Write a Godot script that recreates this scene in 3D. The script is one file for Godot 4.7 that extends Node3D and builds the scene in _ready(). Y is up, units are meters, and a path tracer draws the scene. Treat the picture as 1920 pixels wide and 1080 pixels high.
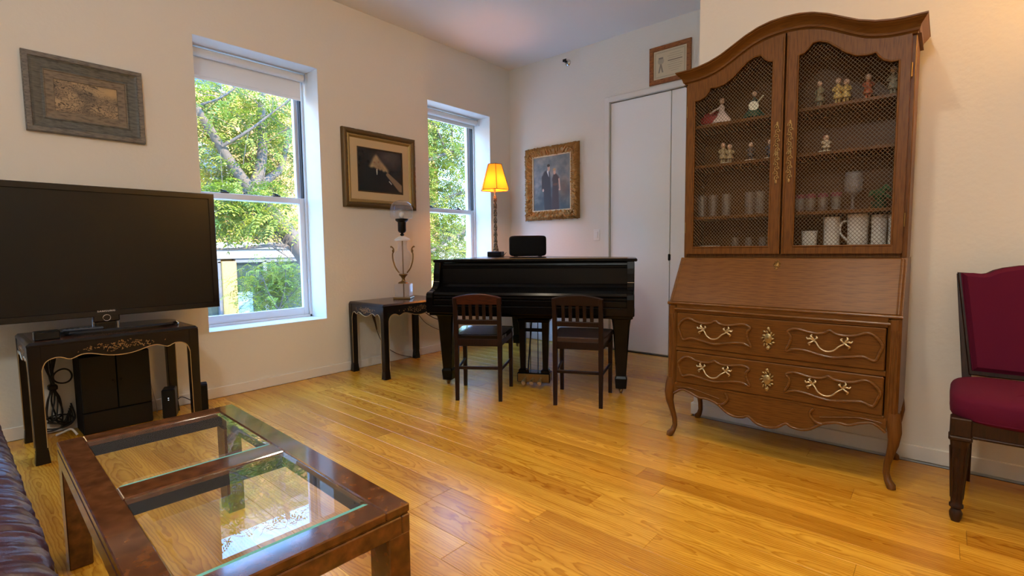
extends Node3D
# A living room with a window wall, a grand piano set in the corner and a tall secretary desk.
# x runs away from the window wall, z away from the back wall, y is up; metres.

const CEIL := 3.135
var rng := RandomNumberGenerator.new()
var taken := {}
var M := {}


func _ready() -> void:
	rng.seed = 11
	# ---- camera -------------------------------------------------------------
	var cam := Camera3D.new()
	cam.name = "camera"
	cam.fov = 59.81
	cam.near = 0.05
	cam.far = 200.0
	cam.position = Vector3(3.96, 1.05, 4.56)
	cam.rotation_degrees = Vector3(-4.4237, 40.9254, -0.6506)
	add_child(cam)
	cam.current = true
	# ---- sky, sun, exposure ---------------------------------------------------
	var env := Environment.new()
	env.background_mode = Environment.BG_SKY
	var skym := ProceduralSkyMaterial.new()
	skym.sky_top_color = Color(0.44, 0.69, 1.0)
	skym.sky_horizon_color = Color(0.70, 0.88, 1.0)
	skym.sky_curve = 0.2
	skym.ground_horizon_color = Color(0.34, 0.34, 0.33)
	skym.ground_bottom_color = Color(0.28, 0.27, 0.26)
	skym.sun_angle_max = 8.0
	var sky := Sky.new()
	sky.sky_material = skym
	env.sky = sky
	env.background_energy_multiplier = 17.0
	env.tonemap_mode = Environment.TONE_MAPPER_LINEAR
	env.tonemap_exposure = 1.0
	env.sdfgi_enabled = true
	env.ssao_enabled = true
	env.ssil_enabled = true
	var we := WorldEnvironment.new()
	we.name = "environment"
	we.environment = env
	add_child(we)
	var sun := DirectionalLight3D.new()
	sun.name = "sun"
	sun.light_color = Color(1.0, 0.90, 0.74)
	sun.light_energy = 6.0
	sun.light_angular_distance = 0.6
	sun.shadow_enabled = true
	add_child(sun)
	sun.look_at_from_position(Vector3(30, 22, -5), Vector3.ZERO)
	# ---- everything else ------------------------------------------------------
	make_materials()
	make_room()
	make_outside()
	make_ceiling_lights()
	make_secretary()
	make_piano()
	make_piano_chairs()
	make_coffee_table()
	make_sofa()
	make_tables_and_tv()
	make_armchair()
	make_pictures()
	make_lamps()
	make_small_things()


# ============================ builders =========================================
func numbered(n: String) -> String:
	if not taken.has(n):
		taken[n] = 0
		return n
	taken[n] += 1
	return "%s_%03d" % [n, taken[n]]


func ST() -> SurfaceTool:
	var s := SurfaceTool.new()
	s.begin(Mesh.PRIMITIVE_TRIANGLES)
	return s


func tri(s: SurfaceTool, a: Vector3, b: Vector3, c: Vector3, g := -1) -> void:
	s.set_smooth_group(g)
	s.add_vertex(a)
	s.add_vertex(c)
	s.add_vertex(b)


func quad(s: SurfaceTool, a: Vector3, b: Vector3, c: Vector3, d: Vector3, g := -1) -> void:
	tri(s, a, b, c, g)
	tri(s, a, c, d, g)


func tri_out(s: SurfaceTool, a: Vector3, b: Vector3, c: Vector3, o: Vector3, g := -1) -> void:
	if (b - a).cross(c - a).dot(o) < 0.0:
		tri(s, a, c, b, g)
	else:
		tri(s, a, b, c, g)


func quad_out(s: SurfaceTool, a: Vector3, b: Vector3, c: Vector3, d: Vector3, o: Vector3, g := -1) -> void:
	if (b - a).cross(c - a).dot(o) + (c - a).cross(d - a).dot(o) < 0.0:
		quad(s, a, d, c, b, g)
	else:
		quad(s, a, b, c, d, g)


# a box with chamfered edges
func bx(s: SurfaceTool, c: Vector3, size: Vector3, b := 0.003, xf := Transform3D()) -> void:
	var h := size * 0.5
	b = minf(b, minf(h.x, minf(h.y, h.z)) * 0.8)
	var P := func(sg: Vector3, ax: int) -> Vector3:
		var p := Vector3(sg.x * (h.x - b), sg.y * (h.y - b), sg.z * (h.z - b))
		p[ax] = sg[ax] * h[ax]
		return xf * (c + p)
	for ax in 3:
		var i := (ax + 1) % 3
		var j := (ax + 2) % 3
		for sg: float in [-1.0, 1.0]:
			var v := []
			for q in [[-1, -1], [1, -1], [1, 1], [-1, 1]]:
				var sv := Vector3()
				sv[ax] = sg
				sv[i] = q[0]
				sv[j] = q[1]
				v.append(P.call(sv, ax))
			var o := Vector3()
			o[ax] = sg
			quad_out(s, v[0], v[1], v[2], v[3], xf.basis * o)
		# edges parallel to ax
		for q in [[-1, -1], [1, -1], [1, 1], [-1, 1]]:
			var lo := Vector3()
			lo[ax] = -1.0
			lo[i] = q[0]
			lo[j] = q[1]
			var hi := lo
			hi[ax] = 1.0
			var o2 := Vector3()
			o2[i] = q[0]
			o2[j] = q[1]
			quad_out(s, P.call(lo, i), P.call(hi, i), P.call(hi, j), P.call(lo, j), xf.basis * o2)
	for sx in [-1, 1]:
		for sy in [-1, 1]:
			for sz in [-1, 1]:
				var sv2 := Vector3(sx, sy, sz)
				tri_out(s, P.call(sv2, 0), P.call(sv2, 1), P.call(sv2, 2), xf.basis * sv2)


func box2(s: SurfaceTool, a: Vector3, b: Vector3, bev := 0.003, xf := Transform3D()) -> void:
	bx(s, (a + b) * 0.5, (b - a).abs(), bev, xf)


# turned shape: profile of (radius, height) from the bottom up
func lathe(s: SurfaceTool, prof: Array, seg := 16, xf := Transform3D(), squash := 1.0) -> void:
	var grp := 1
	var groups := []
	for k in prof.size() - 1:
		if k > 0:
			var d0: Vector2 = (prof[k] - prof[k - 1]).normalized()
			var d1: Vector2 = (prof[k + 1] - prof[k]).normalized()
			if d0.dot(d1) < 0.7:
				grp = 3 - grp
		groups.append(grp)
	for k in prof.size() - 1:
		var a: Vector2 = prof[k]
		var b: Vector2 = prof[k + 1]
		for i in seg:
			var t0 := TAU * i / seg
			var t1 := TAU * (i + 1) / seg
			var c0 := Vector3(cos(t0), 0, sin(t0) * squash)
			var c1 := Vector3(cos(t1), 0, sin(t1) * squash)
			var p0 := xf * (c0 * a.x + Vector3(0, a.y, 0))
			var p1 := xf * (c1 * a.x + Vector3(0, a.y, 0))
			var p2 := xf * (c1 * b.x + Vector3(0, b.y, 0))
			var p3 := xf * (c0 * b.x + Vector3(0, b.y, 0))
			if b.x > 0.00001:
				tri(s, p0, p3, p2, groups[k])
			if a.x > 0.00001:
				tri(s, p0, p2, p1, groups[k])


func ball(s: SurfaceTool, c: Vector3, r: Vector3, seg := 10, rings := 6, bas := Basis()) -> void:
	var prof := []
	for k in rings + 1:
		var t := PI * k / rings - PI / 2
		prof.append(Vector2(maxf(cos(t), 0.0), sin(t)))
	lathe(s, prof, seg, Transform3D(bas * Basis.from_scale(r), c))


# round bar along a line of points; r is a number or one for each point
func tube(s: SurfaceTool, pts: Array, r, seg := 8, closed := false, flat_y := 1.0) -> void:
	var n := pts.size()
	var nor := Vector3.ZERO
	var rings := []
	for k in n:
		var prev: Vector3 = pts[k - 1] if k > 0 else (pts[n - 1] if closed else pts[0])
		var next: Vector3 = pts[k + 1] if k < n - 1 else (pts[0] if closed else pts[n - 1])
		var d := (next - prev).normalized()
		if nor == Vector3.ZERO:
			nor = d.cross(Vector3.UP if absf(d.y) < 0.9 else Vector3.RIGHT).normalized()
		nor = (nor - d * nor.dot(d)).normalized()
		var bi := d.cross(nor)
		var rad: float = r[k] if r is Array else r
		var ring := []
		for i in seg:
			var t := TAU * i / seg
			ring.append(pts[k] + (nor * cos(t) * flat_y + bi * sin(t)) * rad)
		rings.append(ring)
	for k in (n if closed else n - 1):
		var A: Array = rings[k]
		var B: Array = rings[(k + 1) % n]
		for i in seg:
			var j := (i + 1) % seg
			quad(s, A[i], A[j], B[j], B[i], 1)
	if not closed:
		for e in [0, n - 1]:
			var R: Array = rings[e]
			var out: Vector3 = (pts[0] - pts[1]) if e == 0 else (pts[n - 1] - pts[n - 2])
			for i in seg:
				tri_out(s, pts[e], R[i], R[(i + 1) % seg], out)


# smooth line through points
func spline(pts: Array, per := 6, closed := false) -> Array:
	var out := []
	var n := pts.size()
	for k in (n if closed else n - 1):
		var p0 = pts[(k - 1 + n) % n] if (closed or k > 0) else pts[0]
		var p1 = pts[k]
		var p2 = pts[(k + 1) % n]
		var p3 = pts[(k + 2) % n] if (closed or k + 2 < n) else pts[n - 1]
		for i in per:
			var t := float(i) / per
			out.append(0.5 * ((2.0 * p1) + (p2 - p0) * t + (2.0 * p0 - 5.0 * p1 + 4.0 * p2 - p3) * t * t + (3.0 * p1 - p0 - 3.0 * p2 + p3) * t * t * t))
	if not closed:
		out.append(pts[n - 1])
	return out


# flat outline (x, y) given depth from z0 to z1 in xf, with a small chamfer on the front edge
func prism(s: SurfaceTool, poly: Array, z0: float, z1: float, xf := Transform3D(), bev := 0.0, smooth := false) -> void:
	var p := PackedVector2Array(poly)
	if Geometry2D.is_polygon_clockwise(p):
		p.reverse()
	var n := p.size()
	var inner := PackedVector2Array()
	for k in n:
		var e0 := (p[k] - p[(k - 1 + n) % n]).normalized()
		var e1 := (p[(k + 1) % n] - p[k]).normalized()
		var n0 := Vector2(-e0.y, e0.x)
		var n1 := Vector2(-e1.y, e1.x)
		var m := (n0 + n1)
		var l := maxf(m.length_squared() * 0.5, 0.35)
		inner.append(p[k] + m * (bev / l))
	var idx := Geometry2D.triangulate_polygon(p)
	var top := inner if bev > 0.0 else p
	var fz := xf.basis * Vector3(0, 0, signf(z1 - z0))
	for k in range(0, idx.size(), 3):
		var a := idx[k]
		var b := idx[k + 1]
		var c := idx[k + 2]
		tri_out(s, xf * Vector3(top[a].x, top[a].y, z1), xf * Vector3(top[b].x, top[b].y, z1), xf * Vector3(top[c].x, top[c].y, z1), fz)
		tri_out(s, xf * Vector3(p[a].x, p[a].y, z0), xf * Vector3(p[b].x, p[b].y, z0), xf * Vector3(p[c].x, p[c].y, z0), -fz)
	var zm := z1 - bev * signf(z1 - z0)
	for k in n:
		var j := (k + 1) % n
		var e := (p[j] - p[k])
		var o := xf.basis * Vector3(e.y, -e.x, 0)
		var g := 5 if smooth else -1
		quad_out(s, xf * Vector3(p[k].x, p[k].y, z0), xf * Vector3(p[j].x, p[j].y, z0), xf * Vector3(p[j].x, p[j].y, zm), xf * Vector3(p[k].x, p[k].y, zm), o, g)
		if bev > 0.0:
			quad_out(s, xf * Vector3(p[k].x, p[k].y, zm), xf * Vector3(p[j].x, p[j].y, zm), xf * Vector3(top[j].x, top[j].y, z1), xf * Vector3(top[k].x, top[k].y, z1), o + fz * e.length())


# a rectangular mitred frame in the xy plane; prof holds (distance inwards from the outer edge, height above the wall)
func frame_sweep(s: SurfaceTool, w: float, h: float, prof: Array, sub := 1, bump := 0.0, nz: FastNoiseLite = null) -> void:
	var corner := [Vector2(-1, -1), Vector2(1, -1), Vector2(1, 1), Vector2(-1, 1)]
	for e in 4:
		var c0: Vector2 = corner[e]
		var c1: Vector2 = corner[(e + 1) % 4]
		var grid := []
		for i in sub + 1:
			var t := float(i) / sub
			var row := []
			for q: Vector2 in prof:
				var a := Vector2(c0.x * (w / 2 - q.x), c0.y * (h / 2 - q.x))
				var b := Vector2(c1.x * (w / 2 - q.x), c1.y * (h / 2 - q.x))
				var p := a.lerp(b, t)
				var z := q.y
				if nz and q.y > 0.004:
					var k := nz.get_noise_2d(p.x * 100.0, p.y * 100.0)
					z += bump * k
					p += p.normalized() * bump * 0.6 * nz.get_noise_2d(p.x * 100.0 + 50.0, p.y * 100.0)
				row.append(Vector3(p.x, p.y, z))
			grid.append(row)
		for i in sub:
			for k in prof.size() - 1:
				quad(s, grid[i][k], grid[i + 1][k], grid[i + 1][k + 1], grid[i][k + 1], (1 + e) if nz else -1)


# a stuffed, round-edged block; disp(unit direction, point) pushes the skin outwards
func pillow(s: SurfaceTool, c: Vector3, h: Vector3, e := 0.3, nu := 40, nv := 20, disp = null, xf := Transform3D()) -> void:
	var grid := []
	for j in nv + 1:
		var b := PI * j / nv - PI / 2
		var row := []
		for i in nu + 1:
			var a := TAU * (i % nu) / nu
			var d := Vector3(pw(cos(b), e) * pw(cos(a), e), pw(sin(b), e), pw(cos(b), e) * pw(sin(a), e))
			var p := c + d * h
			if disp != null:
				p += d.normalized() * disp.call(d, p)
			row.append(xf * p)
		grid.append(row)
	for j in nv:
		for i in nu:
			quad(s, grid[j][i], grid[j + 1][i], grid[j + 1][i + 1], grid[j][i + 1], 1)


func pw(v: float, e: float) -> float:
	return signf(v) * pow(absf(v), e)


func obj(called: String, s: SurfaceTool, m: Material, parent: Node = self, normals := true) -> MeshInstance3D:
	if normals:
		s.generate_normals()
	var o := MeshInstance3D.new()
	o.mesh = s.commit()
	o.mesh.surface_set_material(0, m)
	o.name = numbered(called) if parent == self else called
	parent.add_child(o, true)
	return o


func share(called: String, mesh: Mesh, parent: Node, at := Vector3.ZERO, turn := Vector3.ZERO) -> MeshInstance3D:
	var o := MeshInstance3D.new()
	o.mesh = mesh
	o.name = numbered(called) if parent == self else called
	parent.add_child(o, true)
	o.position = at
	o.rotation = turn
	return o


func thing(called: String, label: String, category: String, at := Vector3.ZERO, turn := 0.0, group := "") -> Node3D:
	var o := Node3D.new()
	o.name = numbered(called)
	add_child(o)
	o.position = at
	o.rotation_degrees.y = turn
	return tag(o, label, category, group)


func tag(o: Node3D, label: String, category: String, group := "") -> Node3D:
	o.set_meta("label", label)
	o.set_meta("category", category)
	if group:
		o.set_meta("group", group)
	return o


func struct(o: Node3D, label := "") -> Node3D:
	o.set_meta("kind", "structure")
	if label:
		o.set_meta("label", label)
	return o


func struct_root(called: String, label: String, at := Vector3.ZERO) -> Node3D:
	var o := Node3D.new()
	o.name = called
	add_child(o)
	o.position = at
	return struct(o, label)


# ============================ materials =========================================
func mat(c: Color, rough := 0.5, metal := 0.0, spec := 0.5) -> StandardMaterial3D:
	var m := StandardMaterial3D.new()
	m.albedo_color = c
	m.roughness = rough
	m.metallic = metal
	m.metallic_specular = spec
	return m


func rgb(r: int, g: int, b: int) -> Color:
	return Color(r / 255.0, g / 255.0, b / 255.0)


func noise_tex(freq: float, seed_: int, stops: Array, octaves := 4, size := 512, warp := 0.0, cell := false) -> NoiseTexture2D:
	var n := FastNoiseLite.new()
	n.noise_type = FastNoiseLite.TYPE_CELLULAR if cell else FastNoiseLite.TYPE_SIMPLEX_SMOOTH
	n.seed = seed_
	n.frequency = freq
	n.fractal_octaves = octaves
	if warp > 0.0:
		n.domain_warp_enabled = true
		n.domain_warp_amplitude = warp
		n.domain_warp_frequency = freq
	var t := NoiseTexture2D.new()
	t.width = size
	t.height = size
	t.seamless = true
	t.noise = n
	if stops.size():
		var g := Gradient.new()
		var offs := PackedFloat32Array()
		var cols := PackedColorArray()
		for q in stops:
			offs.append(q[0])
			cols.append(q[1])
		g.offsets = offs
		g.colors = cols
		t.color_ramp = g
	return t


# wood whose grain runs along the axis with the small scale
func wood(a: Color, b: Color, c: Color, grain: Vector3, rough: float, seed_: int) -> StandardMaterial3D:
	var m := mat(Color.WHITE, rough)
	m.albedo_texture = noise_tex(0.012, seed_, [[0.0, a], [0.42, b], [0.6, b.lerp(c, 0.5)], [1.0, c]], 5)
	m.uv1_triplanar = true
	m.uv1_triplanar_sharpness = 8.0
	m.uv1_scale = grain
	return m


func glass(tint: Color, alpha := 0.06, rough := 0.0) -> StandardMaterial3D:
	var m := mat(Color(tint.r, tint.g, tint.b, alpha), rough)
	m.transparency = BaseMaterial3D.TRANSPARENCY_ALPHA
	return m


func make_materials() -> void:
	M.wall = mat(rgb(227, 222, 211), 0.85)
	M.wall.heightmap_enabled = true
	M.wall.heightmap_texture = noise_tex(0.03, 3, [], 4)
	M.wall.heightmap_scale = 0.06
	M.wall.uv1_triplanar = true
	M.wall.uv1_world_triplanar = true
	M.wall.uv1_scale = Vector3(2, 2, 2)
	M.trim = mat(rgb(229, 225, 216), 0.45)
	M.ceiling = mat(rgb(243, 241, 236), 0.9)
	M.vinyl = mat(rgb(222, 225, 228), 0.35)
	M.track = mat(rgb(22, 23, 25), 0.5)
	M.pane = glass(Color.WHITE, 0.03)
	M.blind = mat(rgb(232, 230, 224), 0.8)
	M.blind.backlight_enabled = true
	M.blind.backlight = Color(0.6, 0.6, 0.6)
	M.door = mat(rgb(243, 242, 239), 0.4)
	M.black = mat(rgb(14, 13, 13), 0.4, 0.0, 0.35)
	M.black_matte = mat(rgb(15, 14, 14), 0.7, 0.0, 0.3)
	M.cabinet = wood(rgb(80, 49, 17), rgb(100, 62, 22), rgb(112, 71, 27), Vector3(1.4, 22, 22), 0.36, 21)
	M.cabinet_edge = wood(rgb(80, 49, 17), rgb(100, 62, 22), rgb(112, 71, 27), Vector3(3, 20, 20), 0.24, 20)
	M.cabinet_v = wood(rgb(80, 49, 17), rgb(100, 62, 22), rgb(112, 71, 27), Vector3(20, 1.6, 20), 0.42, 22)
	for q in [M.cabinet, M.cabinet_v]:
		q.metallic_specular = 0.32
	M.brass = mat(rgb(196, 182, 150), 0.3, 0.95)
	M.mid_brass = mat(rgb(168, 150, 108), 0.34, 0.95)
	M.old_brass = mat(rgb(132, 104, 60), 0.42, 0.9)
	M.wire = mat(rgb(124, 104, 80), 0.5, 0.3)
	M.plate_brass = mat(rgb(150, 120, 70), 0.45, 0.5)
	M.lacquer = mat(rgb(7, 6, 6), 0.2, 0.0, 0.3)
	M.iron = mat(rgb(30, 27, 24), 0.4, 0.7)
	M.chair_wood = wood(rgb(12, 6, 4), rgb(27, 12, 8), rgb(38, 18, 11), Vector3(14, 2, 14), 0.36, 25)
	M.chair_wood.metallic_specular = 0.35
	M.chair_crest = wood(rgb(28, 11, 6), rgb(58, 24, 12), rgb(70, 31, 16), Vector3(2, 14, 14), 0.36, 26)
	M.chair_crest.metallic_specular = 0.35
	M.console = mat(rgb(19, 13, 11), 0.27, 0.0, 0.4)
	M.console_top = wood(rgb(34, 18, 12), rgb(62, 33, 20), rgb(78, 44, 27), Vector3(6, 6, 1), 0.22, 27)
	M.gilt = mat(rgb(176, 146, 98), 0.45, 0.3)
	M.gold_paint = mat(rgb(140, 104, 56), 0.5, 0.2)
	M.burl = mat(Color.WHITE, 0.12)
	M.burl.albedo_texture = noise_tex(0.016, 31, [[0.0, rgb(58, 29, 12)], [0.45, rgb(82, 45, 20)], [0.6, rgb(90, 51, 23)], [1.0, rgb(112, 66, 32)]], 6, 512, 8.0)
	M.burl.uv1_triplanar = true
	M.burl.uv1_scale = Vector3(2.2, 2.2, 2.2)
	M.burl.clearcoat_enabled = true
	M.burl.clearcoat = 0.25
	M.burl.clearcoat_roughness = 0.05
	M.leg_dark = mat(rgb(22, 13, 10), 0.4, 0.0, 0.3)
	M.glass_edge = mat(rgb(96, 178, 166), 0.08)
	M.clear = glass(Color(0.9, 0.95, 0.95), 0.03)
	M.crystal = mat(Color(0.72, 0.74, 0.78, 0.13), 0.04)
	M.crystal.transparency = BaseMaterial3D.TRANSPARENCY_ALPHA
	M.leather = mat(rgb(56, 25, 30), 0.33)
	M.leather.heightmap_enabled = true
	M.leather.heightmap_texture = noise_tex(0.06, 41, [], 3, 512, 0.0, true)
	M.leather.heightmap_scale = 0.05
	M.leather.uv1_triplanar = true
	M.leather.uv1_scale = Vector3(6, 6, 6)
	M.velvet = mat(rgb(88, 13, 42), 0.85, 0.0, 0.3)
	M.velvet.rim_enabled = true
	M.velvet.rim = 0.15
	M.velvet.rim_tint = 0.7
	M.velvet.heightmap_enabled = true
	M.velvet.heightmap_texture = noise_tex(0.2, 43, [], 2)
	M.velvet.heightmap_scale = 0.04
	M.velvet.uv1_triplanar = true
	M.velvet.uv1_scale = Vector3(8, 8, 8)
	M.mahogany = wood(rgb(18, 9, 5), rgb(40, 20, 12), rgb(52, 27, 16), Vector3(12, 2, 12), 0.34, 28)
	M.mahogany.metallic_specular = 0.4
	M.screen = mat(rgb(15, 15, 14), 0.3, 0.0, 0.4)
	M.bezel = mat(rgb(8, 8, 9), 0.12)
	M.white_china = mat(rgb(226, 223, 214), 0.3)
	M.cord = mat(rgb(14, 13, 13), 0.55)
	M.brown_cord = mat(rgb(74, 50, 34), 0.6)
	M.white_cord = mat(rgb(206, 202, 194), 0.5)
	M.plastic_white = mat(rgb(232, 230, 224), 0.4)
	M.chrome = mat(rgb(200, 198, 192), 0.2, 1.0)


# ============================ the room ==========================================
func pbx(s: SurfaceTool, a: Vector3, b: Vector3) -> void:
	var lo := Vector3(minf(a.x, b.x), minf(a.y, b.y), minf(a.z, b.z))
	var hi := Vector3(maxf(a.x, b.x), maxf(a.y, b.y), maxf(a.z, b.z))
	for ax in 3:
		var i := (ax + 1) % 3
		var j := (ax + 2) % 3
		for sg in [0, 1]:
			var v := []
			for q in [[0, 0], [1, 0], [1, 1], [0, 1]]:
				var p := Vector3()
				p[ax] = hi[ax] if sg else lo[ax]
				p[i] = hi[i] if q[0] else lo[i]
				p[j] = hi[j] if q[1] else lo[j]
				v.append(p)
			var o := Vector3()
			o[ax] = 1.0 if sg else -1.0
			quad_out(s, v[0], v[1], v[2], v[3], o)


func grain_image() -> ImageTexture:
	# eight boards of oak, 1.9 m by 0.13 m each, cut at different places out of a log
	var w := 1024
	var h := 128
	var data := PackedByteArray()
	data.resize(w * h * 8 * 3)
	var n1 := FastNoiseLite.new()
	n1.seed = 5
	n1.frequency = 1.0
	n1.fractal_octaves = 3
	var n2 := FastNoiseLite.new()
	n2.seed = 9
	n2.frequency = 1.0
	n2.fractal_octaves = 2
	var cy := [0.0, 0.012, -0.03, 0.036, -0.02, 0.030, 0.02, -0.028]
	var d0 := [0.006, 0.030, 0.020, 0.012, -0.028, 0.05, 0.018, 0.03]
	var sl := [0.034, -0.028, 0.040, 0.030, 0.030, -0.036, 0.048, -0.026]
	var tone := [0.0, 0.10, -0.05, 0.05, 0.02, -0.08, 0.12, 0.0]
	var light := Vector3(240, 187, 66)
	var dark := Vector3(164, 101, 12)
	var at := 0
	for k in 8:
		for py in h:
			var y := (float(py) / h - 0.5) * 0.13
			for px in w:
				var x := 1.9 * px / w
				var d: float = d0[k] + sl[k] * x + 0.016 * n1.get_noise_2d(x * 2.6, k * 7.0)
				var dy: float = y - cy[k]
				var r := sqrt(dy * dy + d * d) + 0.0042 * n1.get_noise_2d(x * 7.0, y * 34.0 + k * 13.0)
				var t := r / 0.0105
				t = t - floorf(t)
				var line := t * t * t
				if t > 0.93:
					line *= (1.0 - t) / 0.07
				var pore := n2.get_noise_2d(x * 14.0, y * 380.0 + k * 31.0)
				var broad := n1.get_noise_2d(x * 1.1 + 40.0, y * 14.0 + k * 5.0)
				var f := clampf(0.24 + 0.54 * line + 0.16 * maxf(pore, 0.0) + 0.24 * broad + tone[k], 0.0, 1.0)
				var c := light.lerp(dark, f)
				data[at] = int(c.x)
				data[at + 1] = int(c.y)
				data[at + 2] = int(c.z)
				at += 3
	return ImageTexture.create_from_image(Image.create_from_data(w, h * 8, false, Image.FORMAT_RGB8, data))


func make_floor() -> void:
	var s := ST()
	pbx(s, Vector3(-0.4, -0.25, -0.3), Vector3(6.7, -0.014, 6.9))
	var fl := obj("floor", s, mat(rgb(40, 26, 14), 0.9))
	struct(fl, "golden oak plank floor with long boards and a satin finish")
	var tex := grain_image()
	var mats := []
	for tint in [Color(1, 1, 1), Color(0.95, 0.92, 0.87), Color(0.91, 0.87, 0.80), Color(1.0, 0.97, 0.93)]:
		var m := mat(tint, 0.26)
		m.albedo_texture = tex
		mats.append(m)
	var z := 0.036 - 0.1235
	var row := -1
	var wd := 0.1235
	var joint := {22: 2.89, 23: 3.2, 24: 2.785, 25: 2.35, 27: 2.70}
	while z < 6.58:
		var xe := 2.79 if z < 1.40 else 6.39
		var x := 0.014 - rng.randf_range(0.0, 1.2)
		if joint.has(row):
			x = joint[row] - 1.62 * ceilf(joint[row] / 1.62)
		while x < xe:
			var ln := rng.randf_range(0.95, 1.85)
			if joint.has(row):
				ln = 1.62
			var a := maxf(x, 0.014)
			var b := minf(x + ln, xe)
			if xe - b < 0.3:
				b = xe
			if b - a > 0.02:
				obj("floor_plank", plank(a, minf(b, a + 1.88), maxf(z, 0.014), minf(z + wd, 6.59)), mats[rng.randi() % 4], fl, true)
			x = b if b < xe else xe + 1.0
		z += wd
		row += 1


func plank(x0: float, x1: float, z0: float, z1: float) -> SurfaceTool:
	var s := ST()
	var g := 0.0004
	var e := 0.0009
	var k := rng.randi() % 8
	var off := rng.randf() * maxf(0.0, 1.0 - (x1 - x0) / 1.9)
	var fu := rng.randf() < 0.5
	var fv := rng.randf() < 0.5
	var uv := func(p: Vector3) -> Vector2:
		var u := (p.x - x0) / 1.9 + off
		var v := clampf((p.z - z0) / (z1 - z0), 0.0, 1.0)
		if fu:
			u = 1.0 - u
		if fv:
			v = 1.0 - v
		return Vector2(u, (k + 0.02 + 0.96 * v) / 8.0)
	var lo := Vector3(x0 + g, -0.012, z0 + g)
	var hi := Vector3(x1 - g, -0.0005, z1 - g)
	var A := [Vector3(lo.x, lo.y, lo.z), Vector3(hi.x, lo.y, lo.z), Vector3(hi.x, lo.y, hi.z), Vector3(lo.x, lo.y, hi.z)]
	var B := [Vector3(lo.x, hi.y, lo.z), Vector3(hi.x, hi.y, lo.z), Vector3(hi.x, hi.y, hi.z), Vector3(lo.x, hi.y, hi.z)]
	var T := [Vector3(lo.x + e, 0, lo.z + e), Vector3(hi.x - e, 0, lo.z + e), Vector3(hi.x - e, 0, hi.z - e), Vector3(lo.x + e, 0, hi.z - e)]
	var faces := [[T[0], T[3], T[2], T[1]]]
	for i in 4:
		var j := (i + 1) % 4
		faces.append([A[i], B[i], B[j], A[j]])
		faces.append([B[i], T[i], T[j], B[j]])
	for f in faces:
		for q in [0, 2, 1, 0, 3, 2]:
			s.set_smooth_group(-1)
			s.set_uv(uv.call(f[q]))
			s.add_vertex(f[q])
	return s


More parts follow.
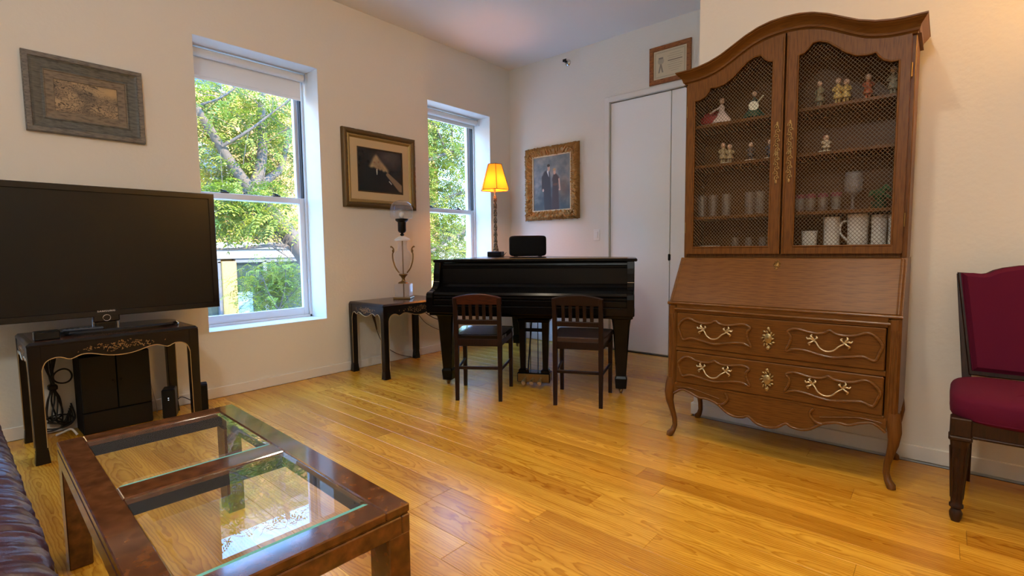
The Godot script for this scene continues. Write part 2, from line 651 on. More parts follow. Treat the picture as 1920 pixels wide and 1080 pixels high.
func make_room() -> void:
	make_floor()
	var s := ST()
	pbx(s, Vector3(-0.42, CEIL, -0.3), Vector3(6.7, CEIL + 0.2, 6.9))
	struct(obj("ceiling", s, M.ceiling), "plain white plaster ceiling")
	# the window wall, two deep openings
	s = ST()
	var zs := [-0.3, 0.341, 1.246, 2.397, 3.303, 4.455, 5.36, 6.9]
	for k in 7:
		if k % 2 == 0:
			pbx(s, Vector3(-0.42, -0.25, zs[k]), Vector3(0, CEIL, zs[k + 1]))
		else:
			pbx(s, Vector3(-0.42, -0.25, zs[k]), Vector3(0, 0.48, zs[k + 1]))
			pbx(s, Vector3(-0.42, 2.545, zs[k]), Vector3(0, CEIL, zs[k + 1]))
	struct(obj("wall_left", s, M.wall), "off-white plaster wall with deep window openings")
	# the back wall with the closet opening
	s = ST()
	pbx(s, Vector3(-0.42, -0.25, -0.3), Vector3(6.7, CEIL, -0.07))
	pbx(s, Vector3(0, -0.25, -0.07), Vector3(1.335, CEIL, 0))
	pbx(s, Vector3(2.615, -0.25, -0.07), Vector3(2.79, CEIL, 0))
	pbx(s, Vector3(1.335, 2.508, -0.07), Vector3(2.615, CEIL, 0))
	struct(obj("wall_back", s, M.wall), "off-white plaster wall holding the closet doors")
	s = ST()
	pbx(s, Vector3(2.79, -0.25, -0.07), Vector3(6.7, CEIL, 1.47))
	struct(obj("wall_right", s, M.wall), "projecting plaster wall behind the secretary desk")
	s = ST()
	pbx(s, Vector3(6.4, -0.25, 1.47), Vector3(6.7, CEIL, 6.9))
	struct(obj("wall_side", s, M.wall), "plain plaster wall facing the windows")
	s = ST()
	pbx(s, Vector3(0, -0.25, 6.6), Vector3(6.4, CEIL, 6.9))
	struct(obj("wall_front", s, M.wall), "plain plaster wall behind the sofa")
	# baseboards
	s = ST()
	box2(s, Vector3(0, 0.0, 0), Vector3(0.013, 0.076, 6.6), 0.003)
	struct(obj("baseboard_left", s, M.trim), "low painted baseboard under the windows")
	s = ST()
	box2(s, Vector3(0.013, 0.0, 0), Vector3(1.285, 0.076, 0.013), 0.003)
	box2(s, Vector3(2.665, 0.0, 0), Vector3(2.79, 0.076, 0.013), 0.003)
	struct(obj("baseboard_back", s, M.trim), "low painted baseboard behind the piano")
	s = ST()
	box2(s, Vector3(2.785, 0.0, 1.47), Vector3(6.4, 0.072, 1.483), 0.003)
	box2(s, Vector3(2.777, 0.0, 0.01), Vector3(2.79, 0.072, 1.483), 0.003)
	struct(obj("baseboard_right", s, M.trim), "low painted baseboard behind the secretary desk")
	# closet door of folding leaves
	var d := struct_root("door_1", "white flat folding closet door beside the secretary desk", Vector3(1.335, 0, 0))
	for k in 2:
		s = ST()
		box2(s, Vector3(0.008 + k * 0.638, 0.012, -0.05), Vector3(0.638 + k * 0.634, 2.498, -0.012), 0.003)
		obj("door_leaf", s, M.door, d)
	s = ST()
	box2(s, Vector3(0.628, 0.93, -0.014), Vector3(0.652, 0.985, -0.004), 0.002)
	tube(s, [Vector3(0.64, 0.925, -0.003), Vector3(0.64, 0.99, -0.003)], 0.006, 8)
	obj("hinge", s, M.iron, d)
	s = ST()
	for e in [[Vector3(-0.05, 0, 0), Vector3(0.0, 2.56, 0.014)], [Vector3(1.28, 0, 0), Vector3(1.33, 2.56, 0.014)], [Vector3(0.0, 2.51, 0), Vector3(1.28, 2.56, 0.014)]]:
		box2(s, Vector3(1.335, 0, 0) + e[0], Vector3(1.335, 0, 0) + e[1], 0.002)
	struct(obj("trim_1", s, M.trim), "narrow white casing round the closet door")
	make_window(1, 2.397, 3.303)
	make_window(2, 0.341, 1.246)
	make_window(3, 4.455, 5.36)


func make_window(n: int, z0: float, z1: float) -> void:
	var y0 := 0.48
	var y1 := 2.545
	var w := struct_root("window_%d" % n, "white double-hung window with a grey meeting rail%s" % [" beside the television", " beside the piano", " beyond the television"][n - 1], Vector3(-0.25, y0, (z0 + z1) * 0.5))
	var hz := (z1 - z0) * 0.5
	var H := y1 - y0
	var mid := 1.0
	var s := ST()
	for sg: float in [-1.0, 1.0]:
		box2(s, Vector3(-0.14, 0, sg * hz), Vector3(0, H, sg * (hz - 0.022)), 0.003)
	box2(s, Vector3(-0.14, H - 0.03, -hz), Vector3(0, H, hz), 0.003)
	box2(s, Vector3(-0.16, 0, -hz), Vector3(0.0, 0.022, hz), 0.003)
	obj("frame", s, M.vinyl, w)
	s = ST()
	for sg: float in [-1.0, 1.0]:
		box2(s, Vector3(0.0, 0.002, sg * hz), Vector3(0.249, H - 0.002, sg * (hz - 0.003)), 0.0005)
	box2(s, Vector3(0.0, 0.0, -hz), Vector3(0.249, 0.003, hz), 0.0005)
	box2(s, Vector3(0.0, H - 0.003, -hz), Vector3(0.249, H, hz), 0.0005)
	obj("reveal_lining", s, M.trim, w)
	for sg: float in [-1.0, 1.0]:
		s = ST()
		box2(s, Vector3(-0.052, mid + 0.03, sg * (hz - 0.022)), Vector3(-0.012, H - 0.03, sg * (hz - 0.032)), 0.001)
		obj("track", s, M.track, w)
	# upper sash on the outside, lower sash on the inside
	for up in 2:
		var xa := -0.105 if up else -0.058
		var xb := -0.065 if up else -0.018
		var ya := mid - 0.02 if up else 0.022
		var yb := H - 0.03 if up else mid + 0.028
		var st := 0.03 if up else 0.042
		var hw := hz - 0.03 if up else hz - 0.022
		var lowr := 0.046 if up else 0.062
		s = ST()
		for sg: float in [-1.0, 1.0]:
			box2(s, Vector3(xa, ya, sg * hw), Vector3(xb, yb, sg * (hw - st)), 0.003)
		box2(s, Vector3(xa, ya, -hw + st), Vector3(xb, ya + lowr, hw - st), 0.003)
		box2(s, Vector3(xa, yb - 0.046, -hw + st), Vector3(xb, yb, hw - st), 0.003)
		var sash := obj("upper_sash" if up else "lower_sash", s, M.vinyl, w)
		s = ST()
		quad(s, Vector3((xa + xb) / 2, ya + 0.03, hw - 0.02), Vector3((xa + xb) / 2, ya + 0.03, -hw + 0.02), Vector3((xa + xb) / 2, yb - 0.03, -hw + 0.02), Vector3((xa + xb) / 2, yb - 0.03, hw - 0.02))
		obj("pane", s, M.pane, sash)
	for zz: float in [-0.2, 0.2]:
		s = ST()
		box2(s, Vector3(-0.055, mid + 0.028, zz - 0.03), Vector3(-0.02, mid + 0.04, zz + 0.03), 0.003)
		tube(s, [Vector3(-0.04, mid + 0.045, zz - 0.02), Vector3(-0.03, mid + 0.05, zz + 0.03)], 0.006, 6)
		obj("sash_lock", s, M.track, w)
	# roller blind under the head of the opening
	var drop: float = [0.135, 0.02, 0.02][n - 1]
	var b := thing("roller_blind", "white roller blind %s" % ["lowered a hand's breadth at the window beside the television", "fully rolled up at the window beside the piano", "rolled up at the window beyond the television"][n - 1], "blind", Vector3(-0.2, y1 - 0.045, (z0 + z1) * 0.5))
	s = ST()
	tube(s, [Vector3(0, 0, -hz + 0.03), Vector3(0, 0, hz - 0.03)], 0.031, 20)
	obj("roll", s, M.blind, b)
	for sg: float in [-1.0, 1.0]:
		s = ST()
		box2(s, Vector3(-0.034, -0.034, sg * (hz - 0.004)), Vector3(0.034, 0.042, sg * (hz - 0.012)), 0.002)
		obj("bracket", s, M.plastic_white, b)
	s = ST()
	box2(s, Vector3(-0.031, -drop - 0.02, -hz + 0.035), Vector3(-0.0295, 0.0, hz - 0.035), 0.0003)
	var cloth := obj("fabric", s, M.blind, b)
	s = ST()
	box2(s, Vector3(-0.036, -drop - 0.045, -hz + 0.035), Vector3(-0.025, -drop - 0.02, hz - 0.035), 0.003)
	obj("hem_bar", s, M.blind, cloth)


# ============================ outside =============================================
func make_outside() -> void:
	var s := ST()
	pbx(s, Vector3(-60, -4.0, -60), Vector3(-0.6, -3.6, 50))
	var st := obj("street", s, mat(rgb(168, 166, 160), 0.9))
	struct(st, "grey asphalt street below the windows")
	s = ST()
	box2(s, Vector3(-14.0, -3.6, -50), Vector3(-11.0, -3.46, 40), 0.02)
	struct(obj("pavement", s, mat(rgb(186, 182, 174), 0.9)), "pale concrete pavement across the street")
	# the sunlit building across the street
	var bd := thing("apartment_building", "sunlit yellow brick building with shopfronts across the street", "building", Vector3(-14, -3.6, -4))
	var brick := mat(Color.WHITE, 0.9)
	brick.albedo_texture = noise_tex(0.05, 61, [[0.0, rgb(150, 108, 54)], [0.5, rgb(172, 130, 70)], [1.0, rgb(186, 146, 86)]], 4)
	brick.uv1_triplanar = true
	brick.uv1_scale = Vector3(0.7, 1.6, 0.7)
	var pale := mat(rgb(132, 128, 120), 0.8)
	var greyf := mat(rgb(84, 86, 88), 0.6)
	var dark := mat(rgb(38, 52, 50), 0.1)
	s = ST()
	pbx(s, Vector3(-6, 4.9, -7), Vector3(0, 12.6, 26))
	pbx(s, Vector3(-6, 0, -7), Vector3(-0.35, 4.9, 26))
	obj("wall", s, brick, bd)
	s = ST()
	box2(s, Vector3(-0.3, 4.75, -7), Vector3(0.16, 4.98, 26), 0.02)
	box2(s, Vector3(-0.3, 4.44, -7), Vector3(0.06, 4.75, 26), 0.02)
	box2(s, Vector3(-0.3, 12.3, -7), Vector3(0.35, 12.8, 26), 0.02)
	obj("cornice", s, pale, bd)
	for k in 9:
		var zc := -4.6 + k * 3.6
		for f in 2:
			s = ST()
			box2(s, Vector3(-0.2, 5.9 + f * 3.9, zc - 0.62), Vector3(0.06, 8.1 + f * 3.9, zc + 0.62), 0.02)
			var wf := obj("window", s, pale, bd)
			s = ST()
			box2(s, Vector3(-0.1, 6.0 + f * 3.9, zc - 0.5), Vector3(0.075, 6.98 + f * 3.9, zc + 0.5), 0.01)
			box2(s, Vector3(-0.1, 7.04 + f * 3.9, zc - 0.5), Vector3(0.075, 8.0 + f * 3.9, zc + 0.5), 0.01)
			obj("window_pane", s, dark, wf)
	for k in 7:
		var zb := 2.16 + (k - 1) * 3.3
		s = ST()
		box2(s, Vector3(-0.35, 0.0, zb - 0.22), Vector3(0.08, 4.36, zb + 0.22), 0.02)
		obj("pilaster", s, brick, bd)
		s = ST()
		box2(s, Vector3(-0.3, 0.0, zb - 1.25), Vector3(-0.02, 4.36, zb - 1.12), 0.01)
		box2(s, Vector3(-0.3, 0.0, zb - 3.08), Vector3(-0.02, 4.36, zb - 2.98), 0.01)
		box2(s, Vector3(-0.3, 4.3, zb - 3.08), Vector3(-0.02, 4.44, zb - 0.22), 0.01)
		box2(s, Vector3(-0.3, 0.0, zb - 3.08), Vector3(-0.02, 0.5, zb - 0.22), 0.01)
		obj("shopfront_frame", s, greyf, bd)
		s = ST()
		box2(s, Vector3(-0.2, 0.5, zb - 3.08), Vector3(-0.16, 4.4, zb - 0.22), 0.005)
		obj("shop_window", s, dark, bd)
	var b2 := thing("stone_building", "pale low stone building further along the street", "building", Vector3(-24, -3.6, -22))
	s = ST()
	pbx(s, Vector3(-6, 0, -16), Vector3(0, 6.2, 8))
	obj("wall", s, pale, b2)
	s = ST()
	box2(s, Vector3(-0.1, 5.9, -16), Vector3(0.3, 6.5, 8), 0.03)
	obj("cornice", s, greyf, b2)
	# the poster in the shop window
	var po := thing("window_poster", "pale blue poster with a pink emblem in the shop window", "poster", Vector3(-14.13, -0.92, -2.36))
	s = ST()
	box2(s, Vector3(0, -0.62, -0.24), Vector3(0.012, 0.62, 0.24), 0.002)
	obj("sheet", s, mat(rgb(100, 130, 152), 0.6), po)
	s = ST()
	for q in [[0.0, 0.05, 0.09], [-0.09, -0.06, 0.07], [0.09, -0.06, 0.07]]:
		lathe(s, [Vector2(0.0, 0.016), Vector2(q[2], 0.016), Vector2(q[2], 0.0)], 12, Transform3D(Basis(Vector3(0, 0, 1), -PI / 2), Vector3(0.0, q[1] - 0.2, q[0])))
	obj("emblem", s, mat(rgb(140, 62, 70), 0.6), po)
	s = ST()
	for k in 2:
		box2(s, Vector3(0.01, -0.45 - k * 0.07, -0.18), Vector3(0.015, -0.42 - k * 0.07, 0.18), 0.001)
	obj("line_of_print", s, mat(rgb(70, 84, 140), 0.6), po)
	# street trees
	M.bark = mat(Color.WHITE, 0.9)
	M.bark.albedo_texture = noise_tex(0.03, 71, [[0.0, rgb(52, 46, 41)], [0.5, rgb(86, 78, 70)], [1.0, rgb(110, 102, 94)]], 5)
	M.bark.uv1_triplanar = true
	M.bark.uv1_scale = Vector3(5, 1.4, 5)
	M.leaf = mat(Color.WHITE, 0.6)
	M.leaf.vertex_color_use_as_albedo = true
	M.leaf.backlight_enabled = true
	M.leaf.backlight = Color(0.85, 0.9, 0.5)
	var sprig := sprig_mesh()
	var t1 := [
		[[Vector3(-5.5, -3.6, -1.0), Vector3(-5.3, -1.6, -0.75), Vector3(-5.05, -0.2, -0.5), Vector3(-5, 0.45, -0.22), Vector3(-5, 1.02, 0.07), Vector3(-5, 1.36, 0.35), Vector3(-5, 1.68, 0.62), Vector3(-5, 1.9, 0.86), Vector3(-5, 2.16, 0.97)], 0.24, 0.135],
		[[Vector3(-5, 2.1, 0.95), Vector3(-5, 2.56, 1.27), Vector3(-4.9, 3.1, 1.63), Vector3(-4.7, 3.7, 2.1), Vector3(-4.6, 4.5, 2.5)], 0.10, 0.03],
		[[Vector3(-5, 2.1, 0.96), Vector3(-5.05, 2.45, 0.77), Vector3(-5.1, 3.0, 0.67), Vector3(-5.2, 3.6, 0.62), Vector3(-5.2, 4.8, 0.5)], 0.11, 0.04],
		[[Vector3(-5, 2.12, 0.93), Vector3(-5.1, 2.36, 0.58), Vector3(-5.3, 2.6, 0.28), Vector3(-5.5, 3.2, 0.02), Vector3(-5.7, 4.2, -0.5)], 0.085, 0.03],
		[[Vector3(-5, 1.05, 0.1), Vector3(-4.95, 1.15, 0.42), Vector3(-4.8, 1.16, 0.75), Vector3(-4.7, 1.13, 1.1), Vector3(-4.6, 1.1, 1.6), Vector3(-4.5, 1.2, 2.2)], 0.045, 0.012],
		[[Vector3(-4.8, 1.16, 0.75), Vector3(-4.75, 1.0, 0.55), Vector3(-4.7, 0.88, 0.4)], 0.014, 0.006],
		[[Vector3(-4.9, 2.75, 1.4), Vector3(-4.6, 3.0, 1.1), Vector3(-4.4, 3.3, 0.8), Vector3(-4.2, 3.6, 0.5)], 0.03, 0.008],
		[[Vector3(-5.1, 2.9, 0.7), Vector3(-4.8, 3.2, 0.35), Vector3(-4.6, 3.4, 0.0)], 0.022, 0.006],
		[[Vector3(-4.85, 3.3, 1.75), Vector3(-4.6, 3.5, 1.4), Vector3(-4.3, 3.9, 1.1)], 0.022, 0.006],
		[[Vector3(-5.0, 1.75, 0.7), Vector3(-4.7, 1.9, 1.1), Vector3(-4.5, 1.85, 1.5), Vector3(-4.3, 1.7, 1.9)], 0.025, 0.008],
	]
	street_tree("tall street tree with a leaning trunk outside the window beside the television", t1, sprig, 1900, 0.42, 1.35, [[Vector3(-6.6, 1.9, -0.3), Vector3(-5.2, 5.0, 2.4), 900], [Vector3(-5.2, 1.45, 0.75), Vector3(-4.0, 2.1, 2.1), 420]])
	var t2 := [
		[[Vector3(-6.2, -3.6, -6.2), Vector3(-6.0, -1.0, -6.0), Vector3(-5.8, 0.8, -5.7), Vector3(-5.7, 2.0, -5.5), Vector3(-5.8, 4.5, -5.6)], 0.2, 0.08],
		[[Vector3(-5.8, 1.5, -5.6), Vector3(-5.3, 1.58, -4.6), Vector3(-5.0, 1.35, -3.6), Vector3(-4.9, 1.0, -2.8), Vector3(-4.8, 0.8, -2.0)], 0.075, 0.02],
		[[Vector3(-5.7, 3.4, -5.5), Vector3(-5.2, 3.62, -4.6), Vector3(-5.0, 3.35, -3.6), Vector3(-4.8, 3.05, -2.8), Vector3(-4.7, 3.0, -2.0)], 0.06, 0.015],
		[[Vector3(-5.0, 3.3, -3.5), Vector3(-4.8, 3.8, -3.0), Vector3(-4.7, 4.2, -2.5)], 0.035, 0.01],
		[[Vector3(-5.7, 2.2, -5.5), Vector3(-5.2, 2.5, -4.5), Vector3(-5.0, 2.3, -3.5), Vector3(-4.8, 1.9, -2.6)], 0.05, 0.012],
		[[Vector3(-5.0, 3.35, -3.7), Vector3(-4.9, 3.9, -3.6), Vector3(-4.8, 4.4, -3.8)], 0.025, 0.008],
		[[Vector3(-5.7, 1.0, -5.6), Vector3(-5.2, 0.6, -4.4), Vector3(-5.0, 0.3, -3.4)], 0.04, 0.01],
	]
	street_tree("tall bright green street tree outside the window beside the piano", t2, sprig, 1700, 0.5, 0.5, [[Vector3(-6.8, 0.4, -5.2), Vector3(-4.4, 5.0, -2.2), 3600]])
	var t3 := [
		[[Vector3(-11.2, -3.5, -2.2), Vector3(-11.2, -1.8, -2.2), Vector3(-11.15, -0.6, -2.15)], 0.06, 0.04],
		[[Vector3(-11.15, -0.7, -2.15), Vector3(-10.9, -0.2, -1.8), Vector3(-10.8, 0.3, -1.6)], 0.03, 0.01],
		[[Vector3(-11.15, -0.7, -2.15), Vector3(-11.0, 0.0, -2.3), Vector3(-10.9, 0.6, -2.3)], 0.03, 0.01],
		[[Vector3(-11.15, -0.7, -2.15), Vector3(-11.1, -0.2, -2.6), Vector3(-11.0, 0.2, -2.9)], 0.03, 0.01],
	]
	street_tree("small round young tree on the pavement before the shopfront", t3, sprig, 900, 0.36, -0.75, [])


func sprig_mesh() -> Mesh:
	var s := ST()
	var one := func(at: Vector3, d: Vector3, l: float) -> void:
		var side := d.cross(Vector3.UP).normalized() * l * 0.24
		var m := at + d * l * 0.45 + Vector3(0, 0.006, 0)
		tri(s, at, m + side, at + d * l)
		tri(s, at, at + d * l, m - side)
	for k in 6:
		var p := Vector3(0.04 * k, 0.012 * k - 0.004 * k * k, 0)
		for sg: float in [-1.0, 1.0]:
			one.call(p, Vector3(0.55, -0.25, sg).normalized(), 0.062)
	one.call(Vector3(0.23, -0.07, 0), Vector3(1, -0.4, 0.1).normalized(), 0.065)
	s.generate_normals()
	var m := s.commit()
	m.surface_set_material(0, M.leaf)
	return m


func street_tree(label: String, limbs: Array, sprig: Mesh, count: int, spread: float, low: float, fill: Array) -> void:
	var root: Vector3 = limbs[0][0][0]
	var t := thing("street_tree", label, "tree", root)
	var all := []
	for k in limbs.size():
		var pts := spline(limbs[k][0], 5)
		var rad := []
		var loc := []
		for i in pts.size():
			rad.append(lerpf(limbs[k][1], limbs[k][2], float(i) / (pts.size() - 1)))
			loc.append(pts[i] - root)
			if k > 0 and float(i) / pts.size() > 0.25 or pts[i].y > 1.9:
				all.append(pts[i] - root)
		var s := ST()
		tube(s, loc, rad, 8)
		obj("trunk" if k == 0 else "branch", s, M.bark, t)
	var mm := MultiMesh.new()
	mm.transform_format = MultiMesh.TRANSFORM_3D
	mm.use_colors = true
	mm.mesh = sprig
	var many := count
	for f in fill:
		many += f[2]
	mm.instance_count = many
	var twigs := ST()
	var spots := []
	for k in count:
		var c0: Vector3 = all[rng.randi() % all.size()]
		spots.append([c0, c0 + Vector3(rng.randfn() - 1.3, rng.randfn() * 0.8, rng.randfn()) * spread])
	for f in fill:
		for k in f[2]:
			var q := Vector3(rng.randf_range(f[0].x, f[1].x), rng.randf_range(f[0].y, f[1].y), rng.randf_range(f[0].z, f[1].z)) - root
			spots.append([q + Vector3(0.1, 0.05, 0.1), q])
	for k in many:
		var c: Vector3 = spots[k][0]
		var p: Vector3 = spots[k][1]
		if p.y + root.y < low:
			p.y = low - root.y + rng.randf() * 0.4
		var b := Basis.from_euler(Vector3(rng.randf_range(-0.5, 0.5), rng.randf() * TAU, rng.randf_range(-0.9, 0.4)))
		mm.set_instance_transform(k, Transform3D(b.scaled(Vector3.ONE * rng.randf_range(0.8, 1.35)), p))
		var g := Color(0.07, 0.14, 0.025).lerp(Color(0.32, 0.33, 0.035), rng.randf())
		mm.set_instance_color(k, g)
		if k % 9 == 0:
			tube(twigs, [c, c.lerp(p, 0.5) + Vector3(0, 0.03, 0), p], 0.005, 3)
	obj("twigs", twigs, M.bark, t).set_meta("kind", "stuff")
	var mi := MultiMeshInstance3D.new()
	mi.name = "foliage"
	mi.multimesh = mm
	mi.set_meta("kind", "stuff")
	mi.set_meta("label", "yellow-green feathery leaves")
	t.add_child(mi)


# ============================ lights of the room ===================================
func make_ceiling_lights() -> void:
	var glow := mat(rgb(255, 226, 180), 0.5)
	glow.emission_enabled = true
	glow.emission = rgb(255, 206, 146)
	glow.emission_energy_multiplier = 4.0
	var k := 0
	for p in [Vector2(3.5, 2.9), Vector2(2.1, 3.3), Vector2(4.35, 4.9), Vector2(2.4, 5.3)]:
		var t := thing("recessed_downlight", "round recessed ceiling downlight with a warm lens", "light", Vector3(p.x, CEIL, p.y), 0.0, "ceiling downlights")
		var s := ST()
		lathe(s, [Vector2(0.095, 0.0), Vector2(0.095, -0.006), Vector2(0.075, -0.012), Vector2(0.068, -0.004)], 24)
		obj("trim_ring", s, M.plastic_white, t)
		s = ST()
		lathe(s, [Vector2(0.068, -0.004), Vector2(0.0, -0.003)], 24)
		obj("lens", s, glow, t)
		var l := SpotLight3D.new()
		l.name = "downlight_beam"
		l.light_color = Color(1.0, 0.93, 0.82)
		l.light_energy = [2.2, 1.2, 0.9, 0.9][k]
		l.light_size = 0.07
		l.spot_angle = 66.0
		l.spot_angle_attenuation = 1.0
		l.spot_range = 12.0
		l.spot_attenuation = 2.0
		l.shadow_enabled = true
		t.add_child(l)
		l.position = Vector3(0, -0.02, 0)
		l.rotation_degrees = Vector3(-90, 0, 0)
		k += 1
	# an added opal globe, out of view, fills the room with neutral light
	var cl := thing("added_fill_lamp", "added white opal globe fill lamp hanging over the sofa", "light", Vector3(3.7, CEIL, 5.3))
	var s3 := ST()
	lathe(s3, [Vector2(0.0, -0.03), Vector2(0.05, -0.028), Vector2(0.07, -0.01), Vector2(0.07, 0.0)], 20)
	tube(s3, [Vector3(0, -0.02, 0), Vector3(0, -0.26, 0)], 0.009, 8)
	obj("stem", s3, M.brass, cl)
	s3 = ST()
	ball(s3, Vector3(0, -0.40, 0), Vector3(0.16, 0.14, 0.16), 28, 14)
	var opal := mat(rgb(250, 246, 238), 0.3)
	opal.emission_enabled = true
	opal.emission = rgb(255, 246, 230)
	opal.emission_energy_multiplier = 2.5
	obj("opal_globe", s3, opal, cl)
	var ol := OmniLight3D.new()
	ol.name = "added_fill_light"
	ol.light_color = Color(0.93, 0.98, 1.0)
	ol.light_energy = 2.0
	ol.light_size = 0.14
	ol.omni_range = 14.0
	ol.omni_attenuation = 2.0
	ol.shadow_enabled = true
	cl.add_child(ol)
	ol.position = Vector3(0, -0.40, 0)
	# a bowl sconce on the wall beyond the armchair
	var w := thing("wall_sconce", "warm glass bowl sconce on the wall above the armchair", "light", Vector3(4.95, 2.12, 1.47))
	var s2 := ST()
	box2(s2, Vector3(-0.05, -0.1, 0), Vector3(0.05, 0.06, 0.02), 0.004)
	tube(s2, [Vector3(0, -0.06, 0.02), Vector3(0, -0.1, 0.09), Vector3(0, -0.07, 0.15)], 0.01, 8)
	obj("bracket", s2, M.old_brass, w)
	s2 = ST()
	lathe(s2, [Vector2(0.0, -0.07), Vector2(0.06, -0.06), Vector2(0.11, -0.02), Vector2(0.13, 0.03), Vector2(0.125, 0.03), Vector2(0.105, -0.015), Vector2(0.055, -0.05), Vector2(0.0, -0.06)], 20, Transform3D(Basis(), Vector3(0, 0, 0.17)))
	var sh := mat(rgb(255, 220, 160), 0.4)
	sh.emission_enabled = true
	sh.emission = rgb(255, 190, 110)
	sh.emission_energy_multiplier = 1.2
	obj("glass_bowl", s2, sh, w)
	var o := OmniLight3D.new()
	o.name = "sconce_glow"
	o.light_color = Color(1.0, 0.72, 0.33)
	o.light_energy = 1.7
	o.light_size = 0.05
	o.omni_range = 10.0
	o.omni_attenuation = 2.0
	o.shadow_enabled = true
	w.add_child(o)
	o.position = Vector3(0, 0.09, 0.19)


# ============================ secretary desk ========================================
func mirror_x(f: Array, skip_first := true) -> Array:
	# a half outline for x >= 0 becomes the whole one, left to right
	var out := []
	for k in range(f.size() - 1, -1, -1):
		if k == 0 and skip_first:
			continue
		out.append(Vector2(-f[k].x, f[k].y))
	for q in f:
		out.append(q)
	return out


func at_x(curve: Array, x: float) -> float:
	for k in curve.size() - 1:
		if x <= curve[k + 1].x:
			var t := clampf((x - curve[k].x) / (curve[k + 1].x - curve[k].x), 0.0, 1.0)
			return lerpf(curve[k].y, curve[k + 1].y, t)
	return curve[curve.size() - 1].y


func cabriole(s: SurfaceTool, x: float, z: float, out_x: float, out_z: float) -> void:
	var pts := []
	var rad := []
	for q in [[0.33, 0.0, 0.028], [0.29, 0.006, 0.029], [0.25, 0.012, 0.026], [0.2, 0.010, 0.020], [0.15, 0.0, 0.0155], [0.1, -0.010, 0.0135], [0.06, -0.012, 0.013], [0.03, -0.004, 0.0145], [0.014, 0.008, 0.018], [0.0, 0.010, 0.016]]:
		pts.append(Vector3(x + out_x * q[1], q[0], z + out_z * q[1]))
		rad.append(q[2])
	tube(s, pts, rad, 10)


